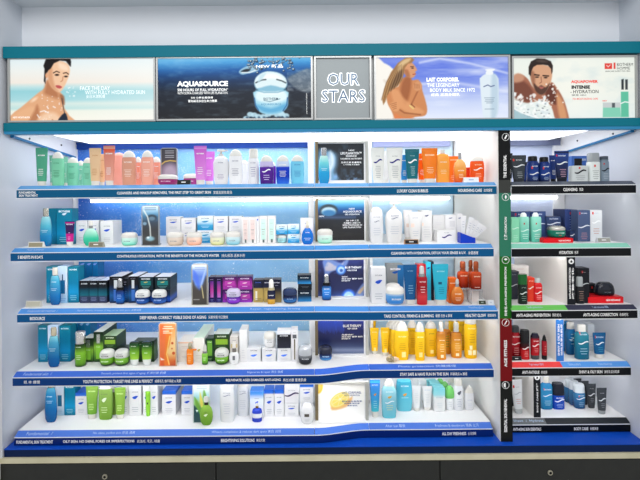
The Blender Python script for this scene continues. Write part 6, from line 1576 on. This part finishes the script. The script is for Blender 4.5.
# ---------------- fourth shelf, men's bay
red = (150, 22, 34)
prod('gel_bottle', 'dark red gel bottle with charcoal cap beside the banded divider', 'bottle', 3, 511.6, 521.8, 325.6, 357.6, seg_can(M(red, .2, grad=[(0, (110, 10, 20)), (.5, (160, 24, 36)), (1, (150, 20, 30))], coat=.4), M((60, 64, 68), .3), .2, .8), None, dr=.7, prints=[('wave', .46, .8, (236, 220, 220), .03), ('brand', .68, .7, (230, 200, 200)), ('lines', .1, .36, 4, .6, (210, 140, 140))])
tagcard(3, 512, 521.8, 356, 359.6, (30, 32, 36), 'flat black tag before the dark red gel bottle', .012, (60, 62, 66), (190, 190, 190))
prod('gel_bottle', 'black over red cylinder bottle with white wave', 'bottle', 3, 522, 530.8, 329.8, 358.8, [('body', M(red, .2, grad=[(0, (200, 30, 36)), (.5, (190, 24, 30)), (.7, (70, 16, 20)), (1, (26, 24, 26))], coat=.4), [(0, .94), (.02, 1), (.6, 1)], 2.4), ('cap', M((26, 26, 28), .2, coat=.4), [(.602, 1), (.97, .98), (1, .9)], 2.4)], None, dr=.85, prints=[('wave', .4, .8, (236, 220, 220), .04), ('lines', .1, .3, 4, .5, (230, 150, 150))])
prod('squeeze_tube', 'red tube with black top and grey base', 'tube', 3, 532, 540.8, 332.8, 358.6, [('cap', M((70, 74, 78), .25), [(0, .8), (.02, .9), (.16, .92)], 2.6), ('body', M(red, .2, grad=[(0, (170, 24, 34)), (.7, (170, 20, 30)), (.82, (40, 24, 40)), (1, (24, 28, 48))], coat=.4), [(.162, .94), (.6, 1), (.88, .96), (1, .6)], 2.6)], None, dr=.7, prints=[('wave', .56, .8, (240, 226, 226), .05), ('brand', .72, .6, (230, 210, 210)), ('lines', .28, .46, 3, .5, (230, 150, 150))])
prod('eye_pen', 'slim red and black roll on pen', 'pen', 3, 543, 548, 334.2, 358.8, [('cap', M((30, 30, 32), .25), [(0, .86), (.02, 1), (.18, 1)], 2.2), ('body', M(red, .2, coat=.4), [(.183, 1), (.7, 1), (.76, .9)], 2.2), ('tip', M((28, 28, 30), .25), [(.762, .86), (.9, .6), (1, .2)], 2)], None, dr=1, prints=[('lines', .3, .6, 3, .4, (230, 130, 120))])
tb2 = [('wave', .5, .75, (226, 238, 242), .04), ('brand', .74, .6, (180, 216, 230)), ('lines', .14, .36, 3, .6, (150, 200, 220)), ('block', .72, .8, -.66, -.5, (206, 70, 60))]
prod('toner_bottle', 'blue bottle edge with blue cap behind the blue divider', 'bottle', 3, 564.6, 570, 322.6, 353, seg_bottle(M((26, 110, 168), .15, coat=.5), M((40, 130, 190), .3), .1, .7), .11, dr=.7, prints=[])
prod('toner_bottle', 'deep blue toner bottle with white cap set back', 'bottle', 3, 567.6, 577, 321.6, 353.4, seg_bottle(M((24, 96, 150), .15, grad=[(0, (16, 80, 130)), (1, (40, 120, 180))], coat=.5), m_cap, .2, .76), None, dr=.7, prints=[('wave', .5, .6, (226, 238, 242), .03), ('lines', .3, .7, 4, .4, (150, 200, 220))])
prod('toner_bottle', 'teal toner bottle with white cap in front', 'bottle', 3, 577, 590.8, 324, 358, seg_bottle(M((20, 110, 136), .15, grad=[(0, (14, 96, 130)), (1, (40, 130, 150))], coat=.5), m_cap, .2, .6), None, dr=.6, prints=tb2)
BOX(3, 588.6, 594.6, 326.4, 353, (222, 228, 232), 'pale carton edge between teal bottle and blue tube', .12, .04, [('lines', .1, .6, 5, .6, (190, 200, 210))])
TUBE_(3, 594.4, 607.8, 331.4, 356.4, (16, 90, 142), 'blue tube with white cap and wave on the fourth shelf', None, prints=[('wave', .58, .7, (226, 238, 242), .05), ('brand', .82, .6, (190, 210, 226)), ('block', .78, .88, -.7, -.58, (206, 60, 50)), ('lines', .24, .46, 3, .5, (60, 150, 180))], cz=.16)

# ---------------- lowest shelf, left bay
prod('lotion_bottle', 'deep blue essence bottle at the left of the lowest shelf', 'bottle', 4, 43, 55.2, 377.4, 421, seg_lotion(M((14, 96, 160), .12, grad=[(0, (8, 80, 140)), (.4, (14, 100, 164)), (.85, (40, 130, 180)), (1, (80, 160, 190))], coat=.6), M((206, 196, 170), .2, .7)), None, prints=[('brand', .6, .5, (180, 216, 230)), ('lines', .44, .52, 2, .6, (160, 206, 226))])
BOX(4, 55.6, 63.8, 383, 413.6, (206, 222, 238), 'pale carton printed with a dark bottle on the lowest shelf', None, .05, [('block', .3, .66, -.5, .5, M((40, 120, 160), .4)), ('lines', .06, .2, 3, .7, (130, 170, 200))], [(0, (170, 206, 230)), (.5, (230, 238, 244)), (1, (200, 216, 236))])
BOX(4, 64.2, 75, 383, 413.6, (14, 120, 150), 'teal carton on the lowest shelf', None, .05, tbp, tb)
SW(4, 75.4, 86.6, 391.4, 413.6, 'white carton with blue lid behind the first lime tube', None, .07, True)
lime = (140, 186, 64)
TUBE_(4, 84.4, 97.2, 384, 418, lime, 'lime green tube with white cap, left one on the lowest shelf', None, grad=[(0, (102, 158, 46)), (1, (142, 184, 78))], ink=(210, 236, 160), cz=.14)
DOME(4, 97, 111.2, 385, 419, (140, 186, 70), 'lime green bottle with flat white cap and pale arc', None, cz=.1, grad=[(0, (112, 156, 46)), (1, (142, 178, 88))], prints=[('brand', .76, .6, (110, 130, 80)), ('swoosh', .62, .35, (226, 240, 210), .12), ('lines', .2, .4, 3, .5, (210, 230, 170))], sq=.94)
DOME(4, 109.6, 116, 385.6, 414, (120, 150, 60), 'dark olive green bottle behind the small lime tube', .12, prints=[])
TUBE_(4, 113.4, 124.8, 387.4, 418.2, lime, 'smaller lime green tube with clear cap', None, grad=[(0, (124, 168, 56)), (1, (142, 184, 78))], ink=(210, 236, 160), cz=.14)
SW(4, 122, 128.6, 385, 414.2, 'narrow white carton behind the smaller lime tube')
SW(4, 129, 141.2, 384.6, 414.6, 'tall white carton with blue drop mark on the lowest shelf', None, .08)
SW(4, 143, 149.8, 385, 414.6, 'slim white carton behind the green pencil tube')
SW(4, 150.2, 157.6, 385, 414.6, 'slim white carton right of the green pencil tube', None, .08)
prod('squeeze_tube', 'slim bright green pencil tube', 'tube', 4, 145, 149.8, 391.6, 416, [('cap', M((130, 196, 60), .3), [(0, .7), (.02, .8), (.14, .8)]), ('body', M((140, 206, 60), .25, coat=.4), [(.142, .86), (.8, .98), (.98, 1, .3), (1, 1, .2)], 2.3)], None, dr=.9, prints=[('block', .5, .58, -.3, .3, (60, 80, 40))])
for k_ in range(3):
    nm = ['front', 'middle', 'back'][k_]
    yb = shelf_y(4, 170, 414.6) - .03
    a = SW(4, 162, 175.8, 390.6, 414.6, f'white blue lidded box, {nm} of the left receding row', yb, .06, True, group='white boxes with blue lids')
    a.location.y += k_ * .064
    a = SW(4, 181.4, 192.6, 390.6, 414.6, f'white blue lidded box, {nm} of the right receding row', yb, .06, True, group='white boxes with blue lids')
    a.location.y += k_ * .064
def paint5(p):
    p.vgrad([(0, (226, 228, 226)), (.2, (206, 224, 226)), (.35, (150, 206, 216)), (.5, (150, 196, 120)), (.75, (60, 110, 90)), (1, (40, 90, 90))])
    p.poly([(194, 399), (199, 406), (202, 420), (197, 412)], (110, 170, 60), .6); p.poly([(200, 394), (203, 404), (204, 416), (200, 406)], (220, 210, 90), .6)
    p.poly([(193, 408), (198, 413), (201, 424), (193, 424)], (20, 70, 76), .8); p.poly([(195.6, 412), (198, 412.4), (196.8, 414.6)], (240, 244, 244), .4)
    p.poly([(204, 392), (207, 400), (206, 410), (203, 402)], (120, 180, 80), .6)
    for yy in (388.4, 390.4): p.line([(197, yy), (207, yy)], .7, (130, 150, 170), .3, .8)
card(4, 192.6, 210, 384.6, 425, paint5, 'leafy green card display with white top', .045, (190, 200, 196))
prod('drop_bottle', 'lime green flat round bottle with silver and white cap', 'bottle', 4, 199, 212.4, 397.4, 426, [('body', M((140, 190, 50), .1, grad=[(0, (96, 150, 30)), (1, (140, 184, 70))], coat=.6), [(0, .5), (.02, .64), (.12, .88), (.28, 1.0), (.45, .98), (.6, .78), (.7, .4)], 2.2), ('collar', M((64, 62, 54), .3, .5), [(.701, .3), (.8, .3)], 2), ('cap', M((202, 202, 198), .3), [(.801, .36), (.92, .42), (1, .28)], 2)], None, dr=.45, prints=[('swoosh', .4, .3, (226, 244, 200), .08), ('lines', .46, .5, 1, .3, (90, 110, 60))])
wbp = [('brand', .74, .6, (150, 156, 170)), ('wave', .68, .5, (130, 136, 160), .02), ('lines', .2, .5, 5, .5, (190, 194, 204))]
DOME(4, 219, 234.2, 383, 422.6, (219, 221, 223), 'tall white domed bottle in front on the lowest shelf', None, cz=.12, prints=wbp)
DOME(4, 236, 249.2, 383, 416.4, (215, 218, 223), 'tall white domed bottle set back on the lowest shelf', None, cz=.12, prints=wbp)
BOX(4, 250, 263.6, 391.2, 418.6, (230, 236, 244), 'white carton with blue top behind the cobalt serum', None, .05, [('swoosh', .6, .25, (60, 100, 220), .1), ('lines', .7, .76, 1, .5, (150, 160, 180))], [(0, (223, 224, 228)), (.7, (226, 234, 244)), (.9, (80, 150, 226)), (1, (60, 130, 220))])
prod('serum_bottle', 'cobalt and white serum bottle with bronze dropper', 'bottle', 4, 251.6, 261.8, 404.6, 422.6, [('body', M((30, 60, 190), .12, grad=[(0, (30, 60, 190)), (.3, (30, 60, 190)), (.36, (226, 230, 236)), (.62, (226, 230, 236)), (.68, (30, 60, 190)), (1, (40, 70, 200))], coat=.6), [(0, .86), (.04, 1), (.55, 1), (.66, .86), (.72, .4)], 2.4), ('collar', M((150, 120, 70), .25, .8), [(.721, .3), (.84, .3)], 2), ('bulb', m_cap, [(.841, .26), (.96, .22), (1, .1)], 2)], None, dr=.7, prints=[])
SW(4, 264.2, 274, 390, 416.6, 'white carton with blue lid, left of the narrow pair', None, .05, True, group='narrow white cartons with blue lids')
SW(4, 274.4, 284, 390, 416.6, 'white carton with blue lid, right of the narrow pair', None, .05, True, group='narrow white cartons with blue lids')
yb = shelf_y(4, 292, 416.6) - .03
SW(4, 284.4, 298.6, 403.4, 416.6, 'low white box with blue drop mark under the dark wave box')
BOX(4, 284.4, 299, 384.6, 403, (219, 219, 223), 'white box crossed by a dark plum wave, stacked on another', yb, .045, [('wave', .46, .98, (66, 56, 96), .1), ('brand', .68, .6, (170, 172, 180))], lift=13.5)
SW(4, 299.8, 313.6, 402.6, 417, 'low white box behind the round white jar', None, .05)
yb = shelf_y(4, 306, 417) - .03
SW(4, 299.8, 313.6, 385, 402.3, 'upper white carton with blue lid by the partition', yb, .05, True, lift=14.8)
prod('round_jar', 'round white jar with a dark flower print by the partition', 'jar', 4, 300.2, 314, 402.8, 422.8, [('body', M((226, 228, 230), .15, coat=.5), [(0, .66), (.05, .84), (.3, 1.0), (.55, .98), (.6, .9)], 2.3), ('lid', M((234, 235, 237), .15, coat=.5), [(.604, .94), (.8, .84), (.94, .6), (1, .3)], 2.3)], .02, dr=.8, prints=[('block', .4, .54, -.4, .3, (90, 84, 74)), ('lines', .16, .28, 2, .4, (170, 174, 180))])

# ---------------- lowest shelf, right bay
TUBE_(4, 370, 380.6, 380.6, 417.4, (60, 150, 210), 'blue to aqua tube with clear white cap beside the orange poster', None, grad=[(0, (70, 190, 206)), (.4, (60, 160, 214)), (1, (60, 130, 220))], prints=[('brand', .86, .6, (210, 226, 244)), ('swoosh', .62, .3, (220, 150, 80), .06), ('lines', .24, .46, 4, .5, (160, 216, 230))], cz=.15)
DOME(4, 382, 397.4, 379.4, 418.6, (130, 204, 222), 'aqua bottle with white cap and white wave in front', None, cz=.2, grad=[(0, (100, 190, 210)), (1, (160, 214, 226))], prints=[('brand', .68, .5, (214, 236, 242)), ('swoosh', .56, .3, (226, 170, 80), .06), ('wave', .42, .6, (240, 248, 250), .03), ('lines', .2, .36, 3, .5, (210, 220, 170))], sq=.66)
DOME(4, 396.6, 413.2, 379, 411.6, (80, 184, 208), 'broad aqua bottle set back with orange mark', None, cz=.1, cap=M((90, 190, 212), .3), grad=[(0, (110, 200, 220)), (1, (70, 176, 206))], prints=[('brand', .78, .5, (200, 232, 240)), ('swoosh', .54, .25, (226, 160, 70), .08), ('lines', .4, .46, 1, .6, (180, 226, 236))])
TUBE_(4, 412.2, 421.4, 385.6, 411, (219, 221, 223), 'white tube, left of the pair on the lowest right shelf', None, prints=[('lines', .3, .7, 6, .5, (196, 204, 210))], group='small white tubes')
TUBE_(4, 422.4, 433, 386.8, 410, (221, 223, 224), 'white tube, right of the pair on the lowest right shelf', None, prints=[('brand', .84, .6, (170, 190, 210)), ('lines', .3, .7, 6, .5, (196, 204, 210))], group='small white tubes')
TUBE_(4, 412, 420, 382.6, 406, (228, 232, 234), 'white tube set back behind the left small tube', .17, prints=[], group='small white tubes')
TUBE_(4, 420.6, 430, 382.6, 405.6, (230, 234, 236), 'white tube set back behind the right small tube', .17, prints=[], group='small white tubes')
rg = [(0, (221, 223, 224)), (.6, (221, 223, 224)), (.72, (150, 214, 220)), (1, (120, 200, 210))]
for i, (x0, x1, t_, b_, nm) in enumerate(((434, 445.2, 388, 411, 'front'), (430.6, 441, 383.6, 406.6, 'middle'), (427, 436.6, 380, 403, 'back'))):
    BOX(4, x0, x1, t_, b_, (226, 232, 234), f'white carton with aqua top, {nm} of the receding row', None, .04, [('lines', .15, .4, 3, .5, (196, 206, 212)), ('brand', .6, .6, (180, 196, 204))], rg, lidm=M((130, 206, 214), .4), group='white and aqua cartons')
gc = M((112, 196, 104), .2, coat=.5)
for i, (x0, x1, t_, b_, nm) in enumerate(((445.8, 455.4, 386.6, 410.4, 'front'), (441.6, 450, 382.4, 406, 'middle'), (437, 445, 379, 402.4, 'back'))):
    prod('roll_on', f'white roll on with lime green ball cap, {nm} of the receding row', 'bottle', 4, x0, x1, t_, b_, [('body', M((228, 231, 234), .3), [(0, .72), (.02, .8), (.3, .86), (.5, .8)], 2.4), ('ball_cap', gc, [(.502, .86), (.56, 1.0), (.75, 1.0), (.92, .72), (1, .3)], 2.2)], None, dr=.75, prints=[('lines', .15, .4, 3, .5, (190, 198, 206))], group='roll ons with green caps')
prod('spray_can', 'tall white deodorant spray with round cap on the lowest shelf', 'can', 4, 454.4, 464.6, 379, 410.6, seg_can(M((226, 229, 234), .3), m_cap, .22, .84), None, dr=.95, prints=[('swoosh', .6, .4, (90, 96, 110), .12), ('lines', .12, .4, 5, .5, (170, 178, 196))])
DOME(4, 448.4, 456, 379.4, 404, (228, 231, 234), 'white spray set back behind the green capped roll ons', .2, prints=[], cz=.3)
DOME(4, 465, 474.8, 385.4, 409.6, (217, 219, 223), 'white roll on with tall dome cap, rightmost on the lowest blue shelf', None, cz=.42, prints=[('brand', .42, .6, (170, 178, 200)), ('lines', .1, .3, 3, .5, (190, 196, 210))], sq=.98)

# ---------------- lowest shelf, men's bay
TUBE_(4, 507.6, 516, 380, 410, (70, 76, 88), 'dark grey tube behind the tilted white tube', .10, M(BLACK, .3), [])
TUBE_(4, 514, 525.4, 379, 412.6, (220, 224, 226), 'white tube with grey cap and red mark leaning slightly', None, M((176, 182, 184), .2), [('wave', .6, .7, (180, 186, 190), .03), ('block', .76, .84, -.8, -.5, (216, 60, 50)), ('brand', .78, .4, (150, 160, 170)), ('lines', .28, .46, 3, .6, (206, 160, 156))], cz=.14, tilt=-.06)
prod('toner_bottle', 'light blue toner bottle with white cap right of the black divider', 'bottle', 4, 542, 553.8, 375.6, 408, seg_bottle(M((40, 130, 186), .15, grad=[(0, (24, 110, 160)), (.5, (50, 146, 200)), (1, (40, 130, 186))], coat=.5), m_cap, .2, .5), None, dr=.6, prints=[('wave', .44, .75, (226, 238, 242), .03), ('brand', .62, .6, (200, 220, 230)), ('block', .6, .66, -.7, -.5, (206, 70, 60)), ('lines', .12, .3, 3, .6, (150, 200, 220))])
prod('deodorant_stick', 'royal blue deodorant with dark cap', 'bottle', 4, 554, 566, 382.6, 407.8, [('body', M((24, 70, 180), .2, coat=.4), [(0, .94), (.02, 1), (.55, 1)], 3), ('cap', M((30, 34, 46), .25, coat=.3), [(.552, .98), (.9, .96), (1, .84)], 3)], None, dr=.7, prints=[('wave', .36, .8, (224, 232, 246), .05), ('brand', .46, .6, (200, 214, 240)), ('lines', .08, .24, 3, .6, (150, 180, 230))])
for i, (x0, x1, t_, b_, nm) in enumerate(((576, 586.8, 383, 406.8, 'front'), (571, 580.6, 380, 403.6, 'middle'), (566.4, 575.4, 378, 401, 'back'))):
    prod('deodorant_stick', f'blue roll on with white cap, {nm} of the receding row', 'bottle', 4, x0, x1, t_, b_, [('body', M((36, 96, 150), .2, grad=[(0, (24, 70, 120)), (1, (60, 130, 180))], coat=.4), [(0, .92), (.02, 1), (.62, 1), (.66, .92)], 2.6), ('cap', M((214, 222, 228), .3), [(.662, .94), (.92, .92), (1, .8)], 2.6)], None, dr=.8, prints=[('wave', .44, .8, (226, 236, 242), .04), ('brand', .56, .5, (190, 210, 226)), ('block', .5, .58, -.5, -.3, (206, 60, 50)), ('lines', .1, .3, 3, .5, (130, 170, 200))] if i == 0 else [], group='blue roll ons with white caps')
for i, (x0, x1, t_, b_, nm) in enumerate(((598, 608.4, 386, 411.6, 'front'), (587.8, 597.4, 382, 406, 'second'), (581.6, 590, 379.2, 402.6, 'third'), (574.6, 582.6, 377, 400, 'last'))):
    TUBE_(4, x0, x1, t_, b_, (62, 66, 72), f'charcoal tube with white wave, {nm} of the diagonal row', None, M((150, 154, 156), .2) if i == 0 else M((60, 62, 66), .3), [('wave', .56, .8, (220, 224, 228), .05), ('brand', .8, .5, (180, 184, 190)), ('lines', .24, .44, 3, .5, (140, 144, 150))] if i < 2 else [], cz=.14, group='charcoal body tubes')

for r in ALL:
    for k_ in ('_h', '_w', '_d'):
        if k_ in r: del r[k_]
